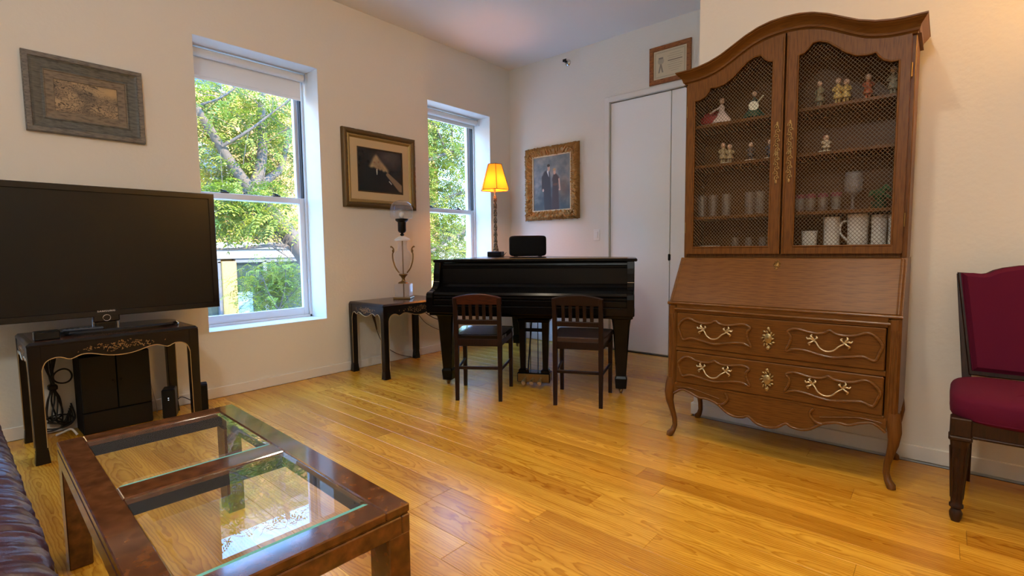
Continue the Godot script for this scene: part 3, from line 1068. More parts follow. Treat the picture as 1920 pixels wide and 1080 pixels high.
func make_secretary() -> void:
	var t := thing("secretary_desk", "tall carved fruitwood secretary desk with wire-mesh doors and slant front", "desk", Vector3(3.325, 0, 1.486))
	var W := 0.508
	var ZL := 0.45
	var ZU := 0.275
	# carcass of the lower part
	var s := ST()
	for sg: float in [-1.0, 1.0]:
		prism(s, [Vector2(0.0, 0.30), Vector2(ZL - 0.012, 0.30), Vector2(ZL - 0.012, 0.742), Vector2(ZU, 0.992), Vector2(0.0, 0.992)], 0.0, 0.02, Transform3D(Basis(Vector3(0, 0, 1), Vector3(0, 1, 0), Vector3(sg, 0, 0)), Vector3(sg * (W - 0.02), 0, 0)))
	box2(s, Vector3(-W + 0.02, 0.3, 0), Vector3(W - 0.02, 0.97, 0.012), 0.001)
	box2(s, Vector3(-W + 0.02, 0.3, 0.012), Vector3(W - 0.02, 0.318, ZL - 0.03), 0.001)
	box2(s, Vector3(-W + 0.02, 0.70, 0.012), Vector3(W - 0.02, 0.72, ZL - 0.03), 0.001)
	box2(s, Vector3(-W + 0.02, 0.97, 0.0), Vector3(W - 0.02, 0.992, ZU), 0.001)
	obj("carcass", s, M.cabinet, t)
	# face frame: rails and canted corner posts with a bead
	s = ST()
	box2(s, Vector3(-0.462, 0.699, ZL - 0.03), Vector3(0.462, 0.744, ZL - 0.002), 0.003)
	box2(s, Vector3(-0.462, 0.489, ZL - 0.03), Vector3(0.462, 0.512, ZL - 0.002), 0.003)
	box2(s, Vector3(-0.462, 0.303, ZL - 0.03), Vector3(0.462, 0.317, ZL - 0.002), 0.003)
	obj("rail", s, M.cabinet, t)
	s = ST()
	tube(s, [Vector3(-0.47, 0.717, ZL), Vector3(0.47, 0.717, ZL)], 0.007, 8)
	tube(s, [Vector3(-0.51, 0.748, ZL - 0.004), Vector3(0.51, 0.748, ZL - 0.004)], 0.008, 8)
	obj("molding", s, M.cabinet_edge, t)
	for sg: float in [-1.0, 1.0]:
		s = ST()
		box2(s, Vector3(sg * 0.46, 0.29, ZL - 0.035), Vector3(sg * W, 0.744, ZL), 0.012)
		for xx: float in [0.474, 0.486, 0.497]:
			tube(s, [Vector3(sg * xx, 0.335, ZL - 0.001), Vector3(sg * xx, 0.69, ZL - 0.001)], 0.004, 6)
		obj("corner_post", s, M.cabinet_v, t)
	# two drawers
	var loopL := [Vector2(-0.452, 0.02), Vector2(-0.424, 0.056), Vector2(-0.395, 0.066), Vector2(-0.358, 0.051), Vector2(-0.315, 0.045), Vector2(-0.28, 0.050), Vector2(-0.256, 0.063), Vector2(-0.231, 0.049), Vector2(-0.184, 0.046), Vector2(-0.119, 0.058), Vector2(-0.085, 0.044), Vector2(-0.099, 0.018), Vector2(-0.094, -0.015), Vector2(-0.080, -0.050), Vector2(-0.117, -0.038), Vector2(-0.169, -0.041), Vector2(-0.257, -0.058), Vector2(-0.327, -0.048), Vector2(-0.386, -0.040), Vector2(-0.427, -0.052), Vector2(-0.444, -0.016)]
	for k in 2:
		var yc: float = [0.6055, 0.4025][k]
		var hh: float = [0.0925, 0.0845][k]
		var dr := Node3D.new()
		dr.name = "drawer"
		t.add_child(dr, true)
		dr.position = Vector3(0, yc, ZL)
		s = ST()
		box2(s, Vector3(-0.456, -hh, -0.03), Vector3(0.456, hh, 0.002), 0.004)
		var face := obj("drawer_front", s, M.cabinet, dr)
		face.position = Vector3.ZERO
		for sg: float in [-1.0, 1.0]:
			var loop := []
			for q in loopL:
				loop.append(Vector3(q.x * -sg * 0.985 + 0.0, q.y * hh / 0.0925, 0.003))
			s = ST()
			tube(s, spline(loop, 4, true), 0.0075, 8, true)
			obj("raised_molding", s, M.cabinet_edge, dr)
			s = ST()
			handle(s, Vector3(sg * 0.252, 0.0, 0.006))
			obj("handle", s, M.brass, dr)
		s = ST()
		escutcheon(s, Vector3(0, 0, 0.005), 1.0)
		obj("escutcheon", s, M.mid_brass, dr)
	# scalloped apron
	var half := [Vector2(0, 0.162), Vector2(0.045, 0.17), Vector2(0.085, 0.198), Vector2(0.11, 0.187), Vector2(0.15, 0.183), Vector2(0.19, 0.196), Vector2(0.235, 0.23), Vector2(0.29, 0.248), Vector2(0.335, 0.247), Vector2(0.38, 0.266), Vector2(0.425, 0.275), Vector2(0.47, 0.245)]
	var edge := mirror_x(half)
	var poly := edge.duplicate()
	poly.append(Vector2(0.47, 0.308))
	poly.append(Vector2(-0.47, 0.308))
	s = ST()
	prism(s, poly, ZL - 0.026, ZL - 0.004)
	obj("apron", s, M.cabinet, t)
	s = ST()
	var line := []
	for q in edge:
		line.append(Vector3(q.x, q.y + 0.003, ZL - 0.003))
	tube(s, spline(line, 3), 0.0065, 8)
	for sg: float in [-1.0, 1.0]:
		tube(s, spline([Vector3(sg * 0.20, 0.298, ZL - 0.002), Vector3(sg * 0.185, 0.27, ZL - 0.001), Vector3(sg * 0.205, 0.24, ZL - 0.001), Vector3(sg * 0.235, 0.232, ZL - 0.002)], 5), 0.007, 8)
		tube(s, spline([Vector3(sg * 0.225, 0.262, ZL - 0.002), Vector3(sg * 0.30, 0.278, ZL - 0.001), Vector3(sg * 0.38, 0.292, ZL - 0.001), Vector3(sg * 0.455, 0.286, ZL - 0.002)], 4), 0.004, 6)
	obj("apron_molding", s, M.cabinet_edge, t)
	for sg: float in [-1.0, 1.0]:
		s = ST()
		cabriole(s, sg * 0.488, ZL - 0.026, sg, 1.0)
		obj("leg", s, M.cabinet_v, t)
		s = ST()
		cabriole(s, sg * 0.478, 0.045, sg, -0.5)
		obj("leg", s, M.cabinet_v, t)
		# side aprons
		s = ST()
		prism(s, [Vector2(0.03, 0.31), Vector2(0.03, 0.24), Vector2(0.12, 0.27), Vector2(0.22, 0.24), Vector2(0.32, 0.27), Vector2(0.42, 0.24), Vector2(0.42, 0.31)], 0.0, 0.018, Transform3D(Basis(Vector3(0, 0, 1), Vector3(0, 1, 0), Vector3(sg, 0, 0)), Vector3(sg * (W - 0.024), 0, 0)))
		obj("side_apron", s, M.cabinet, t)
	# slant front
	var fl := Node3D.new()
	fl.name = "slant_front"
	t.add_child(fl)
	var slope := atan2(0.242, ZL - 0.006 - ZU)
	fl.position = Vector3(0, 0.752, ZL - 0.004)
	fl.rotation.x = slope - PI / 2 + 0.0
	var flen := Vector2(0.242, ZL - 0.006 - ZU).length()
	s = ST()
	box2(s, Vector3(-0.503, 0.0, -0.020), Vector3(0.503, flen - 0.002, 0.002), 0.007)
	obj("writing_flap", s, M.cabinet, fl)
	for sg: float in [-1.0, 1.0]:
		s = ST()
		tube(s, [Vector3(sg * 0.488, 0.006, 0.001), Vector3(sg * 0.488, flen - 0.01, 0.001)], 0.0035, 6)
		obj("flap_bead", s, M.cabinet, fl)
	s = ST()
	escutcheon(s, Vector3(-0.005, flen - 0.045, 0.004), 0.55)
	obj("escutcheon", s, M.old_brass, fl)
	# ---- upper part
	s = ST()
	for sg: float in [-1.0, 1.0]:
		box2(s, Vector3(sg * 0.482, 0.992, 0.0), Vector3(sg * 0.503, 1.955, ZU - 0.022), 0.003)
	box2(s, Vector3(-0.482, 0.992, 0.012), Vector3(0.482, 1.014, ZU - 0.022), 0.002)
	obj("case_side", s, M.cabinet_v, t)
	s = ST()
	box2(s, Vector3(-0.482, 1.014, 0.012), Vector3(0.482, 1.030, ZU - 0.03), 0.001)
	obj("case_bottom", s, M.cabinet, t)
	for y: float in [1.22, 1.505, 1.725]:
		s = ST()
		box2(s, Vector3(-0.481, y - 0.016, 0.013), Vector3(0.481, y, ZU - 0.05), 0.002)
		obj("shelf", s, M.cabinet, t)
	var arch := [Vector2(0, 2.088), Vector2(0.05, 2.085), Vector2(0.10, 2.077), Vector2(0.15, 2.061), Vector2(0.2, 2.037), Vector2(0.26, 2.003), Vector2(0.31, 1.977), Vector2(0.36, 1.961), Vector2(0.42, 1.951), Vector2(0.5, 1.949)]
	var topc := [Vector2(0, 2.150), Vector2(0.06, 2.147), Vector2(0.12, 2.134), Vector2(0.18, 2.110), Vector2(0.24, 2.078), Vector2(0.30, 2.047), Vector2(0.36, 2.026), Vector2(0.42, 2.014), Vector2(0.47, 2.010), Vector2(0.505, 2.010)]
	s = ST()
	var bpoly := [Vector2(-0.482, 1.0), Vector2(0.482, 1.0)]
	var up_edge := mirror_x(arch)
	up_edge.reverse()
	for q in up_edge:
		bpoly.append(Vector2(clampf(q.x, -0.482, 0.482), q.y + 0.02))
	prism(s, bpoly, 0.0, 0.012)
	obj("case_back", s, M.cabinet, t)
	# the top board follows the arch
	s = ST()
	var roof := mirror_x(spline(arch, 3))
	for k in roof.size() - 1:
		var a: Vector2 = roof[k]
		var b: Vector2 = roof[k + 1]
		var ta := a + Vector2(0, 0.045)
		var tb := b + Vector2(0, 0.045)
		quad_out(s, Vector3(a.x, a.y, 0.0), Vector3(b.x, b.y, 0.0), Vector3(b.x, b.y, ZU - 0.02), Vector3(a.x, a.y, ZU - 0.02), Vector3.DOWN)
		quad_out(s, Vector3(ta.x, ta.y, 0.0), Vector3(tb.x, tb.y, 0.0), Vector3(tb.x, tb.y, ZU - 0.02), Vector3(ta.x, ta.y, ZU - 0.02), Vector3.UP)
		quad_out(s, Vector3(a.x, a.y, 0.0), Vector3(b.x, b.y, 0.0), Vector3(tb.x, tb.y, 0.0), Vector3(ta.x, ta.y, 0.0), Vector3(0, 0, -1))
		quad_out(s, Vector3(a.x, a.y, ZU - 0.02), Vector3(b.x, b.y, ZU - 0.02), Vector3(tb.x, tb.y, ZU - 0.02), Vector3(ta.x, ta.y, ZU - 0.02), Vector3(0, 0, 1))
	obj("top_board", s, M.cabinet, t)
	# cornice: a cyma profile swept along the arch, with returns at the ends
	s = ST()
	var prof := [[0.0, 0.0], [0.0, 0.006], [0.12, 0.010], [0.16, 0.018], [0.30, 0.020], [0.48, 0.026], [0.66, 0.042], [0.80, 0.054], [0.86, 0.056], [0.90, 0.062], [1.0, 0.062], [1.0, -0.03]]
	var lo := mirror_x(spline(arch, 4))
	var hi := mirror_x(spline(topc, 4))
	var rows := []
	for k in lo.size():
		var row := []
		var x: float = lo[k].x
		var yb: float = lo[k].y
		var yt := at_x(topc, absf(x))
		for q in prof:
			row.append(Vector3(x, lerpf(yb, yt, q[0]), ZU - 0.012 + q[1]))
		rows.append(row)
	for k in rows.size() - 1:
		for i in prof.size() - 1:
			quad(s, rows[k][i], rows[k + 1][i], rows[k + 1][i + 1], rows[k][i + 1], 2 if i > 3 and i < 7 else -1)
	for sg: float in [-1.0, 1.0]:
		var e: Array = rows[0] if sg < 0 else rows[rows.size() - 1]
		var far := []
		for i in prof.size():
			var off: float = maxf(prof[i][1], 0.0) * 0.62
			far.append(Vector3(sg * (0.5 + off), e[i].y, e[i].z))
		for i in prof.size() - 1:
			quad_out(s, e[i], e[i + 1], far[i + 1], far[i], Vector3(sg * 0.3, 0.1, 1), -1)
			quad_out(s, far[i], far[i + 1], Vector3(far[i + 1].x, far[i + 1].y, 0.0), Vector3(far[i].x, far[i].y, 0.0), Vector3(sg, 0, 0), -1)
		var last: Vector3 = far[prof.size() - 2]
		quad_out(s, last, Vector3(sg * 0.48, last.y, last.z), Vector3(sg * 0.48, last.y, 0), Vector3(last.x, last.y, 0), Vector3.UP)
		var first: Vector3 = far[0]
		quad_out(s, Vector3(far[5].x, first.y, first.z), Vector3(sg * 0.48, first.y, first.z), Vector3(sg * 0.48, first.y, 0), Vector3(far[5].x, first.y, 0), Vector3.DOWN)
	obj("cornice", s, M.cabinet, t)
	# the two doors with shaped openings and brass wire mesh
	var cut := [Vector2(0.055, 1.968), Vector2(0.079, 1.974), Vector2(0.097, 1.990), Vector2(0.113, 2.011), Vector2(0.142, 2.012), Vector2(0.178, 1.996), Vector2(0.215, 1.963), Vector2(0.25, 1.932), Vector2(0.291, 1.908), Vector2(0.33, 1.901), Vector2(0.362, 1.904), Vector2(0.373, 1.884), Vector2(0.390, 1.864), Vector2(0.418, 1.851), Vector2(0.447, 1.850)]
	for sg: float in [-1.0, 1.0]:
		var d := Node3D.new()
		d.name = "door"
		t.add_child(d, true)
		d.position = Vector3(0, 0, ZU - 0.022)
		s = ST()
		var fl2 := func(pp: Array) -> Array:
			var o := []
			for q in pp:
				o.append(Vector2(q.x * sg, q.y))
			return o
		var xi := 0.055
		var xo := 0.447
		var xe := 0.486
		var yb0 := 1.012
		var yb1 := 1.049
		prism(s, fl2.call([Vector2(0.004, yb0), Vector2(xi, yb0), Vector2(xi, at_x(arch, xi)), Vector2(0.004, at_x(arch, 0.0))]), 0.0, 0.022)
		prism(s, fl2.call([Vector2(xo, yb0), Vector2(xe, yb0), Vector2(xe, at_x(arch, xe)), Vector2(xo, at_x(arch, xo))]), 0.0, 0.022)
		prism(s, fl2.call([Vector2(xi, yb0), Vector2(xo, yb0), Vector2(xo, yb1), Vector2(xi, yb1)]), 0.0, 0.022)
		var head := cut.duplicate()
		for k in range(12, -1, -1):
			var xx := lerpf(xi, xo, k / 12.0)
			head.append(Vector2(xx, at_x(arch, xx)))
		prism(s, fl2.call(head), 0.0, 0.022)
		obj("door_frame", s, M.cabinet_v, d)
		# bead round the opening and along the edges
		s = ST()
		var bead := []
		for q in cut:
			bead.append(Vector3(q.x * sg, q.y, 0.021))
		tube(s, bead, 0.0048, 6)
		tube(s, [Vector3(xi * sg, 1.968, 0.021), Vector3(xi * sg, yb1, 0.021)], 0.0048, 6)
		tube(s, [Vector3(xo * sg, 1.85, 0.021), Vector3(xo * sg, yb1, 0.021)], 0.0048, 6)
		tube(s, [Vector3(xi * sg, yb1, 0.021), Vector3(xo * sg, yb1, 0.021)], 0.0048, 6)
		tube(s, [Vector3(0.008 * sg, yb0, 0.022), Vector3(0.008 * sg, 2.07, 0.022)], 0.005, 6)
		obj("bead_molding", s, M.cabinet_v, d)
		# lattice
		var op := PackedVector2Array(fl2.call(cut + [Vector2(xo, yb1), Vector2(xi, yb1)]))
		s = ST()
		for dirn: float in [-1.0, 1.0]:
			for k in range(-64, 130):
				var c := k * 0.0192
				var la := Vector2(0.0 * sg, 1.0 + c)
				var lb := Vector2(0.5 * sg, 1.0 + c + dirn * 0.5 * 1.15)
				for pc in Geometry2D.intersect_polyline_with_polygon(PackedVector2Array([la, lb]), op):
					if pc.size() >= 2:
						var zz := 0.008 + dirn * 0.0012
						tube(s, [Vector3(pc[0].x, pc[0].y, zz), Vector3(pc[pc.size() - 1].x, pc[pc.size() - 1].y, zz)], 0.001, 4)
		var lat := obj("wire_lattice", s, M.wire, d)
		lat.set_meta("label", "thin brass wire lattice")
		# long pierced lock plate
		s = ST()
		plate(s, Vector3(sg * 0.029, 1.515, 0.024))
		obj("lock_plate", s, M.plate_brass, d)
		for y: float in [1.16, 1.80]:
			s = ST()
			tube(s, [Vector3(sg * 0.489, y - 0.03, 0.016), Vector3(sg * 0.489, y + 0.03, 0.016)], 0.004, 6)
			obj("hinge", s, M.old_brass, d)


func handle(s: SurfaceTool, c: Vector3) -> void:
	# a rococo drop handle between two leafy mounts
	var pts := [Vector3(-0.058, 0.012, 0.006), Vector3(-0.048, 0.006, 0.016), Vector3(-0.032, -0.016, 0.022), Vector3(-0.008, -0.028, 0.024), Vector3(0.02, -0.022, 0.023), Vector3(0.04, -0.002, 0.02), Vector3(0.056, 0.008, 0.008)]
	var l := []
	for p in spline(pts, 4):
		l.append(c + p)
	tube(s, l, 0.0038, 8)
	for sg: float in [-1.0, 1.0]:
		var m := c + Vector3(sg * 0.058, 0.012, 0.004)
		ball(s, m, Vector3(0.008, 0.007, 0.006), 8, 5)
		for q in [[Vector3(0.014, 0.008, 0.004), Vector3(0.026, 0.006, 0.005), Vector3(0.031, 0.014, 0.003)], [Vector3(0.006, 0.012, 0.004), Vector3(0.014, 0.021, 0.004), Vector3(0.008, 0.028, 0.002)], [Vector3(0.012, -0.008, 0.004), Vector3(0.022, -0.014, 0.004), Vector3(0.016, -0.022, 0.002)], [Vector3(-0.008, 0.010, 0.004), Vector3(-0.013, 0.016, 0.003), Vector3(-0.007, 0.021, 0.002)]]:
			var pp := [m]
			for v in q:
				pp.append(m + Vector3(v.x * sg, v.y, v.z))
			tube(s, spline(pp, 3), [0.004, 0.0042, 0.0045, 0.005, 0.0052, 0.005, 0.0044, 0.0036, 0.0032, 0.0034], 6)


func escutcheon(s: SurfaceTool, c: Vector3, k: float) -> void:
	ball(s, c, Vector3(0.019, 0.026, 0.006) * k, 12, 6)
	lathe(s, [Vector2(0.0085, 0.0), Vector2(0.0085, 0.004), Vector2(0.004, 0.005)], 10, Transform3D(Basis(Vector3(1, 0, 0), PI / 2).scaled(Vector3.ONE * k), c + Vector3(0, 0.002, 0.004) * k))
	for i in 14:
		var a := TAU * i / 14.0
		var r := (0.030 if i % 2 else 0.024)
		var p := Vector3(cos(a) * r * 0.85, sin(a) * r * 1.35, 0) * k
		ball(s, c + p, Vector3(0.010, 0.0045, 0.0045) * k, 7, 4, Basis(Vector3(0, 0, 1), a + 0.5))
	ball(s, c + Vector3(0, 0.047, 0) * k, Vector3(0.008, 0.010, 0.005) * k, 7, 4)
	ball(s, c + Vector3(0, -0.047, 0) * k, Vector3(0.010, 0.010, 0.005) * k, 7, 4)


func plate(s: SurfaceTool, c: Vector3) -> void:
	# a narrow pierced plate of scrolls
	for i in 12:
		var y := -0.125 + i * 0.0228
		var sd := 1.0 if i % 2 else -1.0
		var pts := []
		for j in 7:
			var a := j / 6.0 * PI * 1.2 - 0.6
			pts.append(c + Vector3(sd * (cos(a) * 0.0095 - 0.003), y + sin(a) * 0.0125, 0.0))
		tube(s, pts, 0.0027, 6)
		ball(s, c + Vector3(-sd * 0.004, y, 0), Vector3(0.0045, 0.006, 0.003), 6, 4)
	for sg: float in [-1.0, 1.0]:
		ball(s, c + Vector3(0, sg * 0.142, 0), Vector3(0.006, 0.012, 0.003), 7, 4)
	lathe(s, [Vector2(0.0085, 0.0), Vector2(0.0085, 0.003), Vector2(0.0045, 0.003)], 10, Transform3D(Basis(Vector3(1, 0, 0), PI / 2), c))


# ============================ grand piano ============================================
func make_piano() -> void:
	var t := thing("grand_piano", "glossy black grand piano set across the corner with its lid closed", "piano", Vector3(1.7265, 0, 1.8435), 27.5)
	# plan outline (x, back), from the left front round the tail to the right front
	var plan := [Vector2(-0.745, 0.26), Vector2(-0.745, 0.7), Vector2(-0.745, 1.2), Vector2(-0.742, 1.6), Vector2(-0.72, 1.8), Vector2(-0.64, 1.93), Vector2(-0.50, 1.985), Vector2(-0.36, 1.965), Vector2(-0.24, 1.88), Vector2(-0.13, 1.72), Vector2(-0.02, 1.52), Vector2(0.12, 1.34), Vector2(0.30, 1.20), Vector2(0.48, 1.08), Vector2(0.62, 0.94), Vector2(0.71, 0.78), Vector2(0.742, 0.6), Vector2(0.745, 0.26)]
	var sm := spline(plan, 4)
	var up := Transform3D(Basis(Vector3(1, 0, 0), Vector3(0, 0, -1), Vector3(0, 1, 0)), Vector3.ZERO)
	var s := ST()
	prism(s, sm, 0.60, 0.948, up, 0.004, true)
	obj("rim", s, M.lacquer, t)
	# lid: overhanging, with the front flap hinged by a seam
	var wide := []
	for q in sm:
		wide.append(Vector2(q.x * 1.028, q.y + (0.02 if q.y > 0.9 else 0.0)))
	s = ST()
	prism(s, wide, 0.956, 0.976, up, 0.005, true)
	obj("lid", s, M.lacquer, t)
	s = ST()
	box2(s, Vector3(-0.768, 0.954, -0.258), Vector3(0.768, 0.976, -0.19), 0.006)
	obj("front_lid", s, M.lacquer, t)
	s = ST()
	tube(s, [Vector3(-0.62, 0.978, -0.259), Vector3(0.70, 0.978, -0.259)], 0.003, 6)
	obj("lid_hinge", s, M.old_brass, t)
	s = ST()
	box2(s, Vector3(-0.75, 0.585, -0.34), Vector3(0.75, 0.645, 0.0), 0.006)
	box2(s, Vector3(-0.74, 0.565, -0.36), Vector3(0.74, 0.585, -0.03), 0.004)
	obj("keybed", s, M.lacquer, t)
	s = ST()
	box2(s, Vector3(-0.70, 0.645, -0.028), Vector3(0.70, 0.688, -0.006), 0.005)
	box2(s, Vector3(-0.70, 0.690, -0.05), Vector3(0.70, 0.708, -0.012), 0.004)
	obj("keyslip", s, M.lacquer, t)
	# closed fallboard with its ledge and face
	s = ST()
	var side := Transform3D(Basis(Vector3(0, 0, -1), Vector3(0, 1, 0), Vector3(1, 0, 0)), Vector3.ZERO)
	prism(s, [Vector2(0.03, 0.700), Vector2(0.02, 0.722), Vector2(0.03, 0.738), Vector2(0.10, 0.752), Vector2(0.165, 0.772), Vector2(0.185, 0.790), Vector2(0.196, 0.796), Vector2(0.200, 0.908), Vector2(0.190, 0.914), Vector2(0.190, 0.924), Vector2(0.215, 0.930), Vector2(0.22, 0.952), Vector2(0.27, 0.952), Vector2(0.27, 0.700)], -0.698, 0.698, side)
	obj("fallboard", s, M.lacquer, t)
	for sg: float in [-1.0, 1.0]:
		s = ST()
		var cheek := [Vector2(0.0, 0.60), Vector2(-0.002, 0.70), Vector2(0.004, 0.728), Vector2(0.02, 0.738), Vector2(0.06, 0.744), Vector2(0.10, 0.757), Vector2(0.13, 0.778), Vector2(0.148, 0.806), Vector2(0.150, 0.83), Vector2(0.152, 0.87), Vector2(0.165, 0.905), Vector2(0.178, 0.954), Vector2(0.27, 0.954), Vector2(0.27, 0.60)]
		prism(s, cheek, -0.0245, 0.0245, Transform3D(side.basis, Vector3(sg * 0.7245, 0, 0)), 0.004)
		obj("arm", s, M.lacquer, t)
		s = ST()
		box2(s, Vector3(sg * 0.70, 0.806, -0.150), Vector3(sg * 0.75, 0.811, -0.144), 0.001)
		obj("arm_inlay", s, M.chrome, t)
	for q in [Vector2(-0.665, 0.215), Vector2(0.660, 0.215), Vector2(-0.47, 1.80)]:
		piano_leg(t, Vector3(q.x, 0, -q.y))
	# pedal lyre
	var ly := Node3D.new()
	ly.name = "pedal_lyre"
	t.add_child(ly)
	ly.position = Vector3(0, 0, -0.32)
	s = ST()
	box2(s, Vector3(-0.15, 0.52, -0.06), Vector3(0.15, 0.567, 0.06), 0.008)
	box2(s, Vector3(-0.125, 0.49, -0.045), Vector3(0.125, 0.52, 0.045), 0.008)
	for sg: float in [-1.0, 1.0]:
		var b := sg * 0.088
		taper(s, Vector3(b, 0.105, 0), Vector3(b * 1.03, 0.49, 0), 0.019, 0.027)
		box2(s, Vector3(b - 0.032, 0.095, -0.032), Vector3(b + 0.032, 0.122, 0.032), 0.006)
	box2(s, Vector3(-0.08, 0.415, -0.012), Vector3(0.08, 0.44, 0.012), 0.004)
	box2(s, Vector3(-0.128, 0.025, -0.07), Vector3(0.128, 0.10, 0.045), 0.006)
	obj("lyre_frame", s, M.lacquer, ly)
	s = ST()
	box2(s, Vector3(-0.122, 0.03, 0.045), Vector3(0.122, 0.092, 0.049), 0.002)
	obj("pedal_plate", s, M.old_brass, ly)
	s = ST()
	for k in 2:
		tube(s, [Vector3(-0.03 + k * 0.06, 0.10, 0.0), Vector3(-0.03 + k * 0.06, 0.50, 0.0)], 0.0035, 6)
	for xx: float in [-0.06, 0.06]:
		tube(s, [Vector3(xx, 0.09, -0.05), Vector3(xx * 1.2, 0.57, -0.32)], 0.006, 6)
	obj("lyre_rod", s, M.iron, ly)
	for k in 3:
		s = ST()
		tube(s, spline([Vector3(-0.06 + k * 0.06, 0.058, 0.02), Vector3(-0.06 + k * 0.06, 0.062, 0.06), Vector3(-0.06 + k * 0.06, 0.05, 0.10), Vector3(-0.06 + k * 0.06, 0.042, 0.13)], 4), [0.007, 0.007, 0.007, 0.007, 0.008, 0.009, 0.010, 0.012, 0.014, 0.016, 0.018, 0.018, 0.016], 10, false, 1.0)
		obj("pedal", s, M.brass, ly)


func taper(s: SurfaceTool, a: Vector3, b: Vector3, ha: float, hb: float, ch := 0.15) -> void:
	# a square post that grows from half-width ha to hb
	var ring := func(c: Vector3, h: float) -> Array:
		var k := h * ch
		return [c + Vector3(-h + k, 0, -h), c + Vector3(h - k, 0, -h), c + Vector3(h, 0, -h + k), c + Vector3(h, 0, h - k), c + Vector3(h - k, 0, h), c + Vector3(-h + k, 0, h), c + Vector3(-h, 0, h - k), c + Vector3(-h, 0, -h + k)]
	var A: Array = ring.call(a, ha)
	var B: Array = ring.call(b, hb)
	for i in 8:
		var j := (i + 1) % 8
		var mid: Vector3 = (A[i] + A[j]) * 0.5 - a
		quad_out(s, A[i], A[j], B[j], B[i], Vector3(mid.x, 0, mid.z))
		tri_out(s, a, A[i], A[j], a - b)
		tri_out(s, b, B[i], B[j], b - a)


func piano_leg(t: Node3D, at: Vector3) -> void:
	var g := Node3D.new()
	g.name = "leg"
	t.add_child(g, true)
	g.position = at
	var s := ST()
	box2(s, Vector3(-0.075, 0.545, -0.075), Vector3(0.075, 0.60, 0.075), 0.008)
	taper(s, Vector3(0, 0.49, 0), Vector3(0, 0.548, 0), 0.058, 0.066)
	taper(s, Vector3(0, 0.13, 0), Vector3(0, 0.49, 0), 0.036, 0.058)
	taper(s, Vector3(0, 0.112, 0), Vector3(0, 0.13, 0), 0.044, 0.036)
	taper(s, Vector3(0, 0.04, 0), Vector3(0, 0.113, 0), 0.038, 0.044)
	obj("post", s, M.lacquer, g)
	s = ST()
	lathe(s, [Vector2(0.018, 0.028), Vector2(0.018, 0.042)], 12)
	lathe(s, [Vector2(0.0, -0.009), Vector2(0.014, -0.009), Vector2(0.019, -0.006), Vector2(0.019, 0.006), Vector2(0.014, 0.009), Vector2(0.0, 0.009)], 16, Transform3D(Basis(Vector3(0, 0, 1), PI / 2), Vector3(0, 0.019, 0.006)))
	box2(s, Vector3(-0.013, 0.016, -0.012), Vector3(-0.010, 0.034, 0.016), 0.001)
	box2(s, Vector3(0.010, 0.016, -0.012), Vector3(0.013, 0.034, 0.016), 0.001)
	obj("caster", s, M.old_brass, g)


func make_piano_chairs() -> void:
	var shiny := mat(rgb(12, 11, 12), 0.07)
	var dull := wood(rgb(22, 11, 8), rgb(46, 25, 17), rgb(58, 33, 22), Vector3(2, 9, 9), 0.42, 29)
	piano_chair(Vector3(1.429, 0, 1.969), 33.8, shiny, M.chair_crest, "low slat-back wooden chair with a shiny black seat before the piano")
	piano_chair(Vector3(2.064, 0, 1.634), 24.6, dull, M.chair_wood, "low slat-back wooden chair with a dull brown seat before the piano")


